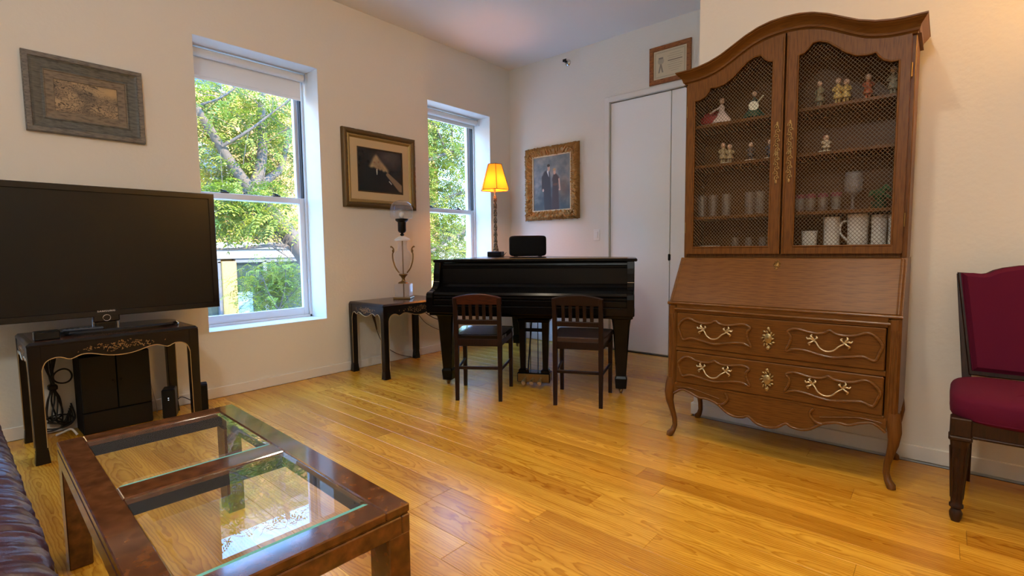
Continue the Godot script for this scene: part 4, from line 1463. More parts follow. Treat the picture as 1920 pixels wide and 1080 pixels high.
func piano_chair(at: Vector3, turn: float, seat_m: Material, crest_m: Material, label: String) -> void:
	var t := thing("side_chair", label, "chair", at, turn, "pair of chairs before the piano")
	var bw := 0.152
	var fw := 0.178
	var zb := 0.19
	var zf := -0.19
	for sg: float in [-1.0, 1.0]:
		var s := ST()
		taper(s, Vector3(sg * bw, 0, zb + 0.005), Vector3(sg * bw, 0.44, zb), 0.0125, 0.016)
		taper(s, Vector3(sg * bw, 0.44, zb), Vector3(sg * bw, 0.72, zb + 0.03), 0.016, 0.013)
		obj("back_leg", s, M.chair_wood, t)
		s = ST()
		taper(s, Vector3(sg * fw, 0, zf), Vector3(sg * fw, 0.435, zf), 0.0125, 0.016)
		obj("front_leg", s, M.chair_wood, t)
		s = ST()
		tube(s, [Vector3(sg * bw, 0.215, zb), Vector3(sg * fw, 0.215, zf)], 0.0095, 8)
		obj("side_rung", s, M.chair_wood, t)
	var s2 := ST()
	box2(s2, Vector3(-bw, 0.22, zb - 0.008), Vector3(bw, 0.242, zb + 0.008), 0.004)
	obj("back_rung", s2, M.chair_wood, t)
	s2 = ST()
	box2(s2, Vector3(-fw, 0.335, zf - 0.008), Vector3(fw, 0.36, zf + 0.008), 0.004)
	obj("front_rung", s2, M.chair_wood, t)
	s2 = ST()
	box2(s2, Vector3(-bw, 0.385, zb - 0.012), Vector3(bw, 0.435, zb + 0.012), 0.003)
	box2(s2, Vector3(-fw, 0.385, zf - 0.012), Vector3(fw, 0.435, zf + 0.012), 0.003)
	for sg: float in [-1.0, 1.0]:
		prism(s2, [Vector2(zf, 0.385), Vector2(zb, 0.385), Vector2(zb, 0.435), Vector2(zf, 0.435)], -0.011, 0.011, Transform3D(Basis(Vector3((bw - fw) * sg / 0.38, 0, 1), Vector3(0, 1, 0), Vector3(1, 0, 0)), Vector3(sg * (bw + fw) * 0.5, 0, 0)))
	obj("seat_rail", s2, M.chair_wood, t)
	# saddle seat
	s2 = ST()
	var up := Transform3D(Basis(Vector3(1, 0, 0), Vector3(0, 0, -1), Vector3(0, 1, 0)), Vector3.ZERO)
	prism(s2, [Vector2(-0.168, -0.200), Vector2(0.168, -0.200), Vector2(0.185, -0.10), Vector2(0.202, 0.18), Vector2(0.192, 0.21), Vector2(0.12, 0.222), Vector2(-0.12, 0.222), Vector2(-0.192, 0.21), Vector2(-0.202, 0.18), Vector2(-0.185, -0.10)], 0.436, 0.466, up, 0.007)
	obj("seat", s2, seat_m, t)
	# back: crest rail, slats and lower rail lean with the posts
	var lean := 0.03 / 0.28
	var back := Transform3D(Basis(Vector3(1, 0, 0), Vector3(0, 1, lean).normalized(), Vector3(0, -lean, 1).normalized()), Vector3(0, 0.44, zb))
	s2 = ST()
	var crest := [Vector2(-0.168, 0.238), Vector2(0.168, 0.238)]
	for k in 13:
		var x := 0.168 - k * 0.028
		crest.append(Vector2(x, 0.285 + 0.026 * (1.0 - pow(x / 0.168, 2.0))))
	prism(s2, crest, -0.011, 0.011, back, 0.004)
	obj("crest_rail", s2, crest_m, t)
	s2 = ST()
	box2(s2, Vector3(-bw, 0.098, -0.009), Vector3(bw, 0.132, 0.009), 0.003, back)
	obj("lower_rail", s2, M.chair_wood, t)
	for k in 5:
		s2 = ST()
		var x2 := -0.094 + k * 0.047
		box2(s2, Vector3(x2 - 0.0115, 0.13, -0.005), Vector3(x2 + 0.0115, 0.242, 0.005), 0.002, back)
		obj("slat", s2, M.chair_wood, t)


# ============================ coffee table ===========================================
func make_coffee_table() -> void:
	var t := thing("coffee_table", "low glossy burl coffee table with two inset glass panes", "table", Vector3(2.343, 0, 4.0725), -1.65)
	var L := 0.6185
	var W := 0.273
	var H := 0.42
	var s := ST()
	for sg: float in [-1.0, 1.0]:
		box2(s, Vector3(-L, H - 0.022, sg * 0.205), Vector3(L, H, sg * W), 0.003)
		box2(s, Vector3(sg * 0.545, H - 0.022, -0.205), Vector3(sg * L, H, 0.205), 0.003)
	box2(s, Vector3(-0.045, H - 0.022, -0.205), Vector3(0.045, H, 0.205), 0.003)
	obj("top_frame", s, M.burl, t)
	# apron below the top, parted from it by a fine groove
	s = ST()
	for sg: float in [-1.0, 1.0]:
		box2(s, Vector3(-L + 0.004, H - 0.026, sg * (W - 0.02)), Vector3(L - 0.004, H - 0.022, sg * (W - 0.004)), 0.001)
		box2(s, Vector3(sg * (L - 0.02), H - 0.026, -W + 0.02), Vector3(sg * (L - 0.004), H - 0.022, W - 0.02), 0.001)
		box2(s, Vector3(-L, H - 0.074, sg * (W - 0.024)), Vector3(L, H - 0.026, sg * W), 0.003)
		box2(s, Vector3(sg * (L - 0.024), H - 0.074, -W + 0.024), Vector3(sg * L, H - 0.026, W - 0.024), 0.003)
	obj("apron", s, M.burl, t)
	s = ST()
	for sg: float in [-1.0, 1.0]:
		box2(s, Vector3(-0.59, H - 0.06, sg * 0.212), Vector3(0.59, H - 0.0225, sg * 0.222), 0.001)
		box2(s, Vector3(sg * 0.552, H - 0.06, -0.212), Vector3(sg * 0.562, H - 0.0225, 0.212), 0.001)
	box2(s, Vector3(-0.03, H - 0.06, -0.212), Vector3(0.03, H - 0.0225, 0.212), 0.001)
	obj("glass_ledge", s, M.leg_dark, t)
	for sx: float in [-1.0, 1.0]:
		for sz: float in [-1.0, 1.0]:
			s = ST()
			box2(s, Vector3(sx * (L - 0.09), 0, sz * (W - 0.062)), Vector3(sx * (L - 0.0005), H - 0.07, sz * (W - 0.0005)), 0.003)
			obj("leg", s, M.burl, t)
	# each pane lies in its opening: flat middle and a beveled border
	for k in 2:
		var x0: float = [-0.545, 0.045][k] + 0.0015
		var x1: float = [-0.045, 0.545][k] - 0.0015
		var z1 := 0.2035
		var yt := H + 0.001
		var bw := 0.022
		var g := Node3D.new()
		g.name = "glass_pane"
		t.add_child(g, true)
		s = ST()
		quad(s, Vector3(x0 + bw, yt, z1 - bw), Vector3(x1 - bw, yt, z1 - bw), Vector3(x1 - bw, yt, -z1 + bw), Vector3(x0 + bw, yt, -z1 + bw))
		var o := [Vector3(x0, yt - 0.004, z1), Vector3(x1, yt - 0.004, z1), Vector3(x1, yt - 0.004, -z1), Vector3(x0, yt - 0.004, -z1)]
		var i4 := [Vector3(x0 + bw, yt, z1 - bw), Vector3(x1 - bw, yt, z1 - bw), Vector3(x1 - bw, yt, -z1 + bw), Vector3(x0 + bw, yt, -z1 + bw)]
		for i in 4:
			var j := (i + 1) % 4
			quad(s, o[i], o[j], i4[j], i4[i])
		obj("sheet", s, M.clear, g)
		for i in 4:
			s = ST()
			var j2 := (i + 1) % 4
			var dn := Vector3(0, 0.006, 0)
			quad(s, o[i] - dn, o[j2] - dn, o[j2], o[i])
			if i == 1:
				quad_out(s, o[i] - dn * 0.2, o[j2] - dn * 0.2, o[j2].lerp(i4[j2], 0.45) - dn * 0.2, o[i].lerp(i4[i], 0.45) - dn * 0.2, Vector3.UP)
			obj("ground_edge", s, M.glass_edge if i == 1 else M.clear, g)


# ============================ sofa ===================================================
func make_sofa() -> void:
	var t := thing("leather_sofa", "dark burgundy leather sofa with a gathered front beside the coffee table", "sofa", Vector3(2.05, 0, 4.90))
	var nz := FastNoiseLite.new()
	nz.seed = 17
	nz.frequency = 1.0
	nz.fractal_octaves = 2
	var s := ST()
	box2(s, Vector3(-1.24, 0.06, -0.34), Vector3(1.24, 0.28, 0.48), 0.03)
	obj("base", s, M.leather, t)
	# one long seat whose leather is gathered into folds over the front roll
	s = ST()
	var nx := 600
	var na := 44
	var L := 1.30
	var grid := []
	for i in nx + 1:
		var x := lerpf(-L, L, float(i) / nx)
		var sc := pow(maxf(1.0 - pow(absf(x) / L, 7.0), 0.0), 1.0 / 3.5)
		var row := []
		for j in na:
			var a := TAU * j / na
			var d := Vector2(pw(cos(a), 0.5), pw(sin(a), 0.55))
			var front := clampf(0.35 - d.x * 0.9, 0.0, 1.0)
			var fold := x * 26.0 + 1.3 * nz.get_noise_2d(x * 5.0, 2.0) + 0.5 * nz.get_noise_2d(x * 3.0, a * 1.2)
			var amp := 0.006 + 0.010 * clampf(0.5 + nz.get_noise_2d(x * 7.0, a * 0.8 + 7.0), 0.0, 1.0)
			var rip := amp * (absf(sin(fold * PI * 0.5)) - 0.6) + 0.004 * nz.get_noise_2d(x * 30.0, a * 3.0)
			var h := Vector2(0.43, 0.125) * (0.25 + 0.75 * sc) if sc > 0.0 else Vector2(0.1, 0.03)
			var r := d * h + d.normalized() * rip * front
			row.append(Vector3(x, 0.385 + r.y, -0.03 + r.x))
		grid.append(row)
	for i in nx:
		for j in na:
			var k := (j + 1) % na
			var mid: Vector3 = (grid[i][j] + grid[i + 1][k]) * 0.5 - Vector3(grid[i][j].x, 0.385, -0.03)
			quad_out(s, grid[i][j], grid[i][k], grid[i + 1][k], grid[i + 1][j], Vector3(0, mid.y * 4.0, mid.z), 1)
	for e in [0, nx]:
		var c := Vector3(grid[e][0].x, 0.385, -0.03)
		for j in na:
			tri_out(s, c, grid[e][j], grid[e][(j + 1) % na], Vector3(-1 if e == 0 else 1, 0, 0))
	obj("seat_cushion", s, M.leather, t)
	for k in 2:
		s = ST()
		pillow(s, Vector3(-0.64 + k * 1.28, 0.68, 0.36), Vector3(0.63, 0.24, 0.13), 0.4, 60, 20)
		obj("back_cushion", s, M.leather, t)
	for sx: float in [-1.0, 1.0]:
		for sz: float in [-1.0, 1.0]:
			s = ST()
			taper(s, Vector3(sx * 1.15, 0, sz * 0.34 + 0.05), Vector3(sx * 1.15, 0.07, sz * 0.34 + 0.05), 0.025, 0.032)
			obj("foot", s, M.leg_dark, t)


# ============================ consoles and television ================================
func console_table(label: String, at: Vector3, L: float, D: float) -> Node3D:
	# local x runs along the table, local z points at the front
	var t := thing("console_table", label, "table", at, 90.0)
	var H := 0.615
	var hx := L * 0.5
	var hz := D * 0.5
	var s := ST()
	box2(s, Vector3(-hx, H - 0.03, -hz), Vector3(hx, H, hz), 0.012)
	obj("tabletop", s, M.console, t)
	s = ST()
	box2(s, Vector3(-hx + 0.03, H - 0.004, -hz + 0.03), Vector3(hx - 0.03, H + 0.001, hz - 0.03), 0.001)
	obj("top_panel", s, M.console_top, t)
	for sx: float in [-1.0, 1.0]:
		for sz: float in [-1.0, 1.0]:
			s = ST()
			taper(s, Vector3(sx * (hx - 0.028), 0.06, sz * (hz - 0.028)), Vector3(sx * (hx - 0.027), H - 0.02, sz * (hz - 0.027)), 0.023, 0.026)
			taper(s, Vector3(sx * (hx - 0.028), 0.0, sz * (hz - 0.028)), Vector3(sx * (hx - 0.028), 0.065, sz * (hz - 0.028)), 0.029, 0.024)
			obj("leg", s, M.console, t)
	var kx := (hx - 0.05) / 0.325
	var kz := (hz - 0.05) / 0.325
	var half := [Vector2(0, 0.503), Vector2(0.06, 0.509), Vector2(0.13, 0.529), Vector2(0.17, 0.530), Vector2(0.213, 0.514), Vector2(0.25, 0.529), Vector2(0.285, 0.527), Vector2(0.312, 0.508), Vector2(0.325, 0.47)]
	for k in 4:
		var sc := kx if k < 2 else kz
		var edge := []
		for q in mirror_x(half):
			edge.append(Vector2(q.x * sc, q.y))
		edge = spline(edge, 3)
		var poly := edge.duplicate()
		poly.append(Vector2(0.33 * sc, H - 0.02))
		poly.append(Vector2(-0.33 * sc, H - 0.02))
		var turn := [0.0, PI, PI / 2, -PI / 2][k] as float
		var out := hz - 0.003 if k < 2 else hx - 0.003
		var xf := Transform3D(Basis(Vector3.UP, turn), Vector3.ZERO)
		s = ST()
		prism(s, poly, out - 0.02, out, xf)
		var ap := obj("apron", s, M.console, t)
		s = ST()
		var line := []
		for q in edge:
			line.append(xf * Vector3(q.x, q.y, out))
		for sg: float in [-1.0, 1.0]:
			var leg := [xf * Vector3(sg * 0.325 * sc, 0.47, out), xf * Vector3(sg * 0.327 * sc, 0.08, out + 0.0)]
			tube(s, leg, 0.0022, 5)
		tube(s, line, 0.0028, 5)
		obj("gilt_edge", s, M.gilt, ap)
		# painted flower spray: small raised lacquer petals
		s = ST()
		var wide := 0.215 * sc
		for j in 130:
			var u := rng.randfn() * 0.4
			var p := Vector3(clampf(u, -1.0, 1.0) * wide, 0.556 + rng.randf_range(-0.028, 0.024) * (1.0 - 0.8 * absf(clampf(u, -1.0, 1.0))) + 0.006 * sin(u * 9.0), out + 0.0006)
			ball(s, xf * p, xf.basis.get_rotation_quaternion() * Vector3(1, 0, 0) * 0.0 + Vector3(0.0055, 0.0022, 0.0055) * rng.randf_range(0.7, 1.3), 5, 3, xf.basis * Basis(Vector3(0, 0, 1), rng.randf() * PI) * Basis.from_scale(Vector3(1, 1, 0.16)))
		obj("painted_flowers", s, M.gold_paint, ap)
	return t


func make_tables_and_tv() -> void:
	console_table("black lacquer console table with gold flowers standing under the television", Vector3(0.327, 0, 3.917), 0.748, 0.512)
	console_table("black lacquer side table with gold flowers standing under the crystal lamp", Vector3(0.302, 0, 1.855), 0.73, 0.52)
	# television, screen towards the room
	var tv := thing("flat_television", "large black flat television on its stand, switched off", "television", Vector3(0.34, 0.616, 3.935), 90.0)
	var s := ST()
	var zf := 0.03
	box2(s, Vector3(-0.585, 0.085, -0.05), Vector3(0.585, 0.808, zf - 0.012), 0.02)
	obj("back_shell", s, M.black, tv)
	s = ST()
	var fr := ST()
	frame_sweep(fr, 1.176, 0.728, [Vector2(0.0, -0.014), Vector2(0.0, 0.0), Vector2(0.003, 0.004), Vector2(0.032, 0.004), Vector2(0.036, -0.002)])
	var bz := obj("bezel", fr, M.bezel, tv)
	bz.position = Vector3(0, 0.446, zf)
	box2(s, Vector3(-0.555, 0.115, zf - 0.010), Vector3(0.555, 0.777, zf - 0.001), 0.001)
	obj("screen", s, M.screen, tv)
	var tm := TextMesh.new()
	var fnt := SystemFont.new()
	fnt.font_names = PackedStringArray(["Droid Sans"])
	fnt.font_weight = 700
	tm.font = fnt
	tm.text = "SAMSUNG"
	tm.font_size = 24
	tm.pixel_size = 0.00075
	tm.depth = 0.001
	var lm := mat(rgb(176, 176, 176), 0.4, 0.3)
	tm.material = lm
	var lg := share("maker_lettering", tm, tv, Vector3(0, 0.112, zf + 0.0045))
	lg.scale = Vector3(0.95, 0.7, 1)
	s = ST()
	var ring := []
	for k in 24:
		ring.append(Vector3(cos(TAU * k / 24) * 0.017, 0.073 + sin(TAU * k / 24) * 0.017, zf + 0.004))
	tube(s, ring, 0.0022, 6, true)
	obj("power_ring", s, M.chrome, tv)
	s = ST()
	box2(s, Vector3(-0.06, 0.05, zf - 0.03), Vector3(0.06, 0.092, zf + 0.003), 0.006)
	obj("chin", s, M.bezel, tv)
	s = ST()
	box2(s, Vector3(-0.05, 0.012, -0.06), Vector3(0.05, 0.09, -0.01), 0.008)
	obj("neck", s, M.bezel, tv)
	s = ST()
	for sg: float in [-1.0, 1.0]:
		tube(s, [Vector3(sg * 0.055, 0.015, 0.0), Vector3(sg * 0.055, 0.075, 0.0)], 0.006, 8)
	obj("neck_trim", s, M.chrome, tv)
	s = ST()
	var oval := []
	for k in 48:
		var a := TAU * k / 48
		oval.append(Vector2(pw(cos(a), 0.5) * 0.285, pw(sin(a), 0.7) * 0.135))
	prism(s, oval, 0.0, 0.022, Transform3D(Basis(Vector3(1, 0, 0), Vector3(0, 0, -1), Vector3(0, 1, 0)), Vector3(0.06, 0.001, 0.02)), 0.01, true)
	obj("stand_base", s, M.bezel, tv)
	# things on and under the console
	var bxx := thing("set_top_box", "small black box standing on the console under the television", "box", Vector3(0.50, 0.617, 4.205), 90.0)
	s = ST()
	box2(s, Vector3(-0.05, 0, -0.03), Vector3(0.05, 0.045, 0.03), 0.004)
	obj("body", s, M.black, bxx)
	s = ST()
	box2(s, Vector3(-0.046, 0.006, 0.03), Vector3(0.046, 0.038, 0.0315), 0.001)
	obj("front_panel", s, M.bezel, bxx)
	var rm := thing("remote_control", "slim dark remote control lying on the television's stand", "remote", Vector3(0.44, 0.6395, 4.05), 78.0)
	s = ST()
	box2(s, Vector3(-0.085, 0, -0.018), Vector3(0.085, 0.012, 0.018), 0.004)
	obj("body", s, mat(rgb(60, 66, 76), 0.25), rm)
	s = ST()
	for k in 12:
		box2(s, Vector3(-0.07 + (k % 6) * 0.022, 0.012, -0.009 + (k / 6) * 0.012), Vector3(-0.06 + (k % 6) * 0.022, 0.0135, -0.003 + (k / 6) * 0.012), 0.0005)
	obj("buttons", s, M.black, rm)
	var mc := thing("media_cabinet", "black two-door media cabinet under the television console", "cabinet", Vector3(0.135, 0, 3.885), 90.0)
	s = ST()
	box2(s, Vector3(-0.168, 0, -0.105), Vector3(0.168, 0.46, 0.092), 0.003)
	obj("body", s, M.black_matte, mc)
	for k in 2:
		s = ST()
		box2(s, Vector3(-0.166 + k * 0.167, 0.13, 0.093), Vector3(-0.001 + k * 0.167, 0.457, 0.106), 0.003)
		var dd := obj("door", s, M.black, mc)
		s = ST()
		ball(s, Vector3(-0.02 + k * 0.04, 0.30, 0.11), Vector3(0.005, 0.005, 0.005), 8, 5)
		obj("knob", s, M.iron, dd)
	s = ST()
	box2(s, Vector3(-0.166, 0.004, 0.093), Vector3(0.166, 0.126, 0.104), 0.003)
	obj("drawer", s, M.black, mc)
	var rt := thing("network_router", "upright black router with two lit dots beside the media cabinet", "router", Vector3(0.215, 0, 3.62), 68.0)
	s = ST()
	box2(s, Vector3(-0.036, 0, -0.06), Vector3(0.036, 0.185, 0.045), 0.006)
	obj("body", s, M.black, rt)
	s = ST()
	var led := mat(rgb(230, 240, 255), 0.4)
	led.emission_enabled = true
	led.emission = rgb(220, 235, 255)
	led.emission_energy_multiplier = 1.0
	for k in 2:
		ball(s, Vector3(0.0, 0.118 + k * 0.012, 0.045), Vector3(0.004, 0.0028, 0.001), 8, 4)
	obj("led_light", s, led, rt)
	var sp := thing("satellite_speaker", "small upright black speaker on the floor behind the console leg", "speaker", Vector3(0.22, 0, 3.44), 75.0)
	s = ST()
	box2(s, Vector3(-0.036, 0, -0.045), Vector3(0.036, 0.178, 0.04), 0.005)
	obj("body", s, M.black_matte, sp)
	s = ST()
	box2(s, Vector3(-0.032, 0.006, 0.04), Vector3(0.032, 0.172, 0.046), 0.003)
	obj("grille", s, M.black, sp)
	# cables: a tied bunch hanging down behind the console
	var cb := thing("cable_bundle", "tied bunch of looped black cables hanging behind the console", "cables", Vector3(0.042, 0, 4.15))
	for k in 7:
		s = ST()
		var j := k * 1.7
		var pts := [Vector3(0.012 * sin(j), 0.57, 0.02 - 0.012 * k), Vector3(0.015 * cos(j), 0.42, 0.03 - 0.008 * k), Vector3(0.01 * sin(j), 0.29, 0.0 + 0.006 * sin(j * 2.0)), Vector3(0.02 * cos(j), 0.20, 0.03 * cos(j)), Vector3(0.03 * sin(j), 0.10, 0.035 * sin(j + 1.0)), Vector3(0.015, 0.05 + 0.004 * k, -0.06 + 0.016 * k), Vector3(0.015, 0.03 + 0.005 * k, -0.02 - 0.010 * k), Vector3(0.0, 0.08 + 0.014 * k, -0.05 - 0.004 * k)]
		tube(s, spline(pts, 6), 0.0042, 6)
		obj("cable", s, M.cord, cb)
	for k in 3:
		s = ST()
		var c := [Vector3(0.01, 0.335, -0.045), Vector3(0.012, 0.07, 0.0), Vector3(0.010, 0.06, 0.03)][k] as Vector3
		var r: float = [0.042, 0.080, 0.062][k]
		var loop := []
		for i in 28:
			var a := TAU * i / 28
			loop.append(c + Vector3(0.012 * sin(a * 2.0), r * [1.0, 0.5, 0.6][k] * sin(a), r * cos(a)))
		tube(s, loop, 0.0048, 6, true)
		obj("cable_loop", s, M.cord, cb)
	s = ST()
	box2(s, Vector3(-0.022, 0.262, -0.02), Vector3(0.03, 0.292, 0.022), 0.006)
	obj("cable_tie", s, M.black, cb)
	s = ST()
	tube(s, spline([Vector3(0.13, 0.012, 4.16), Vector3(0.16, 0.03, 4.13), Vector3(0.19, 0.045, 4.10), Vector3(0.21, 0.012, 4.08)], 6), 0.006, 8)
	tag(obj("white_plug_lead", s, M.white_cord), "short white lead on the floor under the black cables", "cord")
	s = ST()
	tube(s, spline([Vector3(0.09, 0.3, 3.70), Vector3(0.12, 0.14, 3.68), Vector3(0.10, 0.05, 3.665), Vector3(0.08, 0.01, 3.66)], 6), 0.003, 6)
	tag(obj("router_lead", s, M.white_cord), "thin white lead running down behind the router", "cord")
	s = ST()
	tube(s, spline([Vector3(0.19, 0.08, 3.58), Vector3(0.13, 0.09, 3.53), Vector3(0.12, 0.05, 3.47), Vector3(0.19, 0.06, 3.46)], 6), 0.003, 6)
	tag(obj("speaker_lead", s, M.cord), "thin black lead between the router and small speaker", "cord")


# ============================ armchair ==============================================
func make_armchair() -> void:
	var t := thing("upholstered_chair", "carved wooden side chair with burgundy velvet seat and back", "chair", Vector3(4.262, 0, 1.85))
	var s := ST()
	for sg: float in [-1.0, 1.0]:
		var x := sg * 0.234
		var z := 0.225
		s = ST()
		box2(s, Vector3(x - 0.031, 0.335, z - 0.031), Vector3(x + 0.031, 0.405, z + 0.031), 0.004)
		box2(s, Vector3(x - 0.034, 0.318, z - 0.034), Vector3(x + 0.034, 0.336, z + 0.034), 0.005)
		lathe(s, [Vector2(0.0, 0.0), Vector2(0.013, 0.0), Vector2(0.019, 0.018), Vector2(0.02, 0.034), Vector2(0.016, 0.044), Vector2(0.014, 0.05), Vector2(0.0215, 0.056), Vector2(0.0215, 0.066), Vector2(0.017, 0.072), Vector2(0.018, 0.085), Vector2(0.022, 0.18), Vector2(0.0275, 0.30), Vector2(0.03, 0.32)], 16, Transform3D(Basis(), Vector3(x, 0, z)))
		for k in 8:
			var a := TAU * k / 8.0
			tube(s, [Vector3(x + cos(a) * 0.0175, 0.09, z + sin(a) * 0.0175), Vector3(x + cos(a) * 0.027, 0.29, z + sin(a) * 0.027)], 0.0028, 5)
		obj("front_leg", s, M.mahogany, t)
		s = ST()
		taper(s, Vector3(sg * 0.20, 0.0, -0.25), Vector3(sg * 0.21, 0.40, -0.18), 0.019, 0.024)
		obj("back_leg", s, M.mahogany, t)
		s = ST()
		taper(s, Vector3(sg * 0.207, 0.40, -0.185), Vector3(sg * 0.252, 0.92, -0.264), 0.016, 0.012)
		obj("back_post", s, M.mahogany, t)
	s = ST()
	box2(s, Vector3(-0.21, 0.335, 0.205), Vector3(0.21, 0.40, 0.245), 0.006)
	box2(s, Vector3(-0.20, 0.335, -0.20), Vector3(0.20, 0.40, -0.165), 0.004)
	for sg: float in [-1.0, 1.0]:
		prism(s, [Vector2(-0.18, 0.335), Vector2(0.2, 0.335), Vector2(0.2, 0.40), Vector2(-0.18, 0.40)], -0.015, 0.015, Transform3D(Basis(Vector3(sg * 0.06, 0, 1), Vector3(0, 1, 0), Vector3(1, 0, 0)), Vector3(sg * 0.222, 0, 0)))
	tube(s, [Vector3(-0.2, 0.338, 0.246), Vector3(0.2, 0.338, 0.246)], 0.006, 8)
	obj("seat_rail", s, M.mahogany, t)
	s = ST()
	var skew := func(_d: Vector3, _p: Vector3) -> float:
		return 0.0
	pillow(s, Vector3(0, 0.434, 0.025), Vector3(0.268, 0.060, 0.238), 0.42, 64, 20, skew)
	obj("seat", s, M.velvet, t)
	s = ST()
	var pip := []
	for k in 40:
		var a2 := TAU * k / 40.0
		pip.append(Vector3(pw(cos(a2), 0.42) * 0.262, 0.402, 0.025 + pw(sin(a2), 0.42) * 0.232))
	tube(s, pip, 0.005, 6, true)
	obj("piping", s, M.velvet, t)
	# the back leans: a plane through (0.455, -0.19) and (0.96, -0.265)
	var lean := -0.075 / 0.505
	var bk := Transform3D(Basis(Vector3(1, 0, 0), Vector3(0, 1, lean), Vector3(0, -lean, 1).normalized()), Vector3(0, 0.487, -0.189))
	var topc := [Vector2(0.0, 0.475), Vector2(0.07, 0.471), Vector2(0.12, 0.461), Vector2(0.15, 0.450), Vector2(0.17, 0.437), Vector2(0.19, 0.433), Vector2(0.225, 0.437), Vector2(0.262, 0.439)]
	var outer := [Vector2(-0.208, 0.0)]
	outer.append_array([Vector2(0.208, 0.0)])
	var tt := mirror_x(topc)
	tt.reverse()
	outer.append_array(tt)
	s = ST()
	prism(s, outer, -0.018, 0.010, bk, 0.004)
	obj("back_frame", s, M.mahogany, t)
	var inner := []
	for q in outer:
		var p: Vector2 = q
		inner.append(Vector2(p.x * 0.935, 0.022 + (p.y - 0.0) * 0.94))
	s = ST()
	prism(s, inner, 0.008, 0.030, bk, 0.014)
	obj("back_upholstery", s, M.velvet, t)
	s = ST()
	var gimp := []
	for q in inner:
		gimp.append(bk * Vector3(q.x * 1.01, q.y, 0.012))
	tube(s, gimp, 0.004, 6, true)
	obj("piping", s, M.velvet, t)


# ============================ pictures ==============================================
func art_panel(called: String, parent: Node3D, c: Vector3, w: float, h: float, img: Image, rough := 0.5) -> void:
	var s := ST()
	var v := [Vector3(-w / 2, -h / 2, 0), Vector3(w / 2, -h / 2, 0), Vector3(w / 2, h / 2, 0), Vector3(-w / 2, h / 2, 0)]
	var uv := [Vector2(0, 1), Vector2(1, 1), Vector2(1, 0), Vector2(0, 0)]
	for q in [0, 2, 1, 0, 3, 2]:
		s.set_smooth_group(-1)
		s.set_uv(uv[q])
		s.add_vertex(c + v[q])
	var m := mat(Color.WHITE, rough)
	m.albedo_texture = ImageTexture.create_from_image(img)
	obj(called, s, m, parent)


func soft(p: Vector2, c: Vector2, r: Vector2, edge := 0.3) -> float:
	var d := ((p - c) / r).length()
	return clampf((1.0 - d) / edge, 0.0, 1.0)


func band(p: Vector2, a: Vector2, b: Vector2, ra: float, rb: float) -> float:
	var ab := b - a
	var t := clampf((p - a).dot(ab) / ab.length_squared(), 0.0, 1.0)
	var r := lerpf(ra, rb, t)
	return clampf((r - p.distance_to(a + ab * t)) / (r * 0.3), 0.0, 1.0)


func paint_couple() -> Image:
	var w := 150
	var h := 180
	var im := Image.create(w, h, false, Image.FORMAT_RGB8)
	var n := FastNoiseLite.new()
	n.seed = 4
	n.frequency = 0.025
	for y in h:
		for x in w:
			var p := Vector2(x / 150.0, y / 180.0)
			var k := n.get_noise_2d(x, y)
			var c := rgb(98, 112, 122).lerp(rgb(140, 146, 146), clampf(0.5 + k, 0, 1))
			c = c.lerp(rgb(52, 74, 82), clampf((p.y - 0.45) * 1.6 - k * 0.4, 0, 0.8))
			c = c.lerp(rgb(118, 92, 70), soft(p, Vector2(0.82, 0.62), Vector2(0.22, 0.3), 0.9) * 0.7)
			c = c.lerp(rgb(44, 46, 56), maxf(band(p, Vector2(0.36, 0.36), Vector2(0.40, 0.95), 0.12, 0.12), band(p, Vector2(0.27, 0.38), Vector2(0.26, 0.60), 0.05, 0.04)))
			c = c.lerp(rgb(62, 52, 58), maxf(band(p, Vector2(0.60, 0.40), Vector2(0.60, 0.95), 0.08, 0.12), soft(p, Vector2(0.61, 0.44), Vector2(0.11, 0.10))))
			c = c.lerp(rgb(96, 66, 58), soft(p, Vector2(0.60, 0.53), Vector2(0.08, 0.03)))
			c = c.lerp(rgb(216, 216, 216), band(p, Vector2(0.40, 0.28), Vector2(0.43, 0.37), 0.035, 0.015))
			c = c.lerp(rgb(70, 74, 86), band(p, Vector2(0.425, 0.29), Vector2(0.435, 0.38), 0.012, 0.012))
			c = c.lerp(rgb(200, 164, 144), maxf(soft(p, Vector2(0.42, 0.22), Vector2(0.042, 0.062)), soft(p, Vector2(0.58, 0.30), Vector2(0.038, 0.055))))
			c = c.lerp(rgb(40, 34, 34), soft(p, Vector2(0.415, 0.168), Vector2(0.045, 0.03)))
			c = c.lerp(rgb(180, 150, 110), soft(p, Vector2(0.575, 0.255), Vector2(0.045, 0.03)))
			c = c.lerp(rgb(208, 174, 156), maxf(band(p, Vector2(0.70, 0.44), Vector2(0.72, 0.60), 0.022, 0.018), maxf(soft(p, Vector2(0.265, 0.62), Vector2(0.03, 0.035)), soft(p, Vector2(0.715, 0.63), Vector2(0.03, 0.025)))))
			im.set_pixel(x, y, c)
	return im


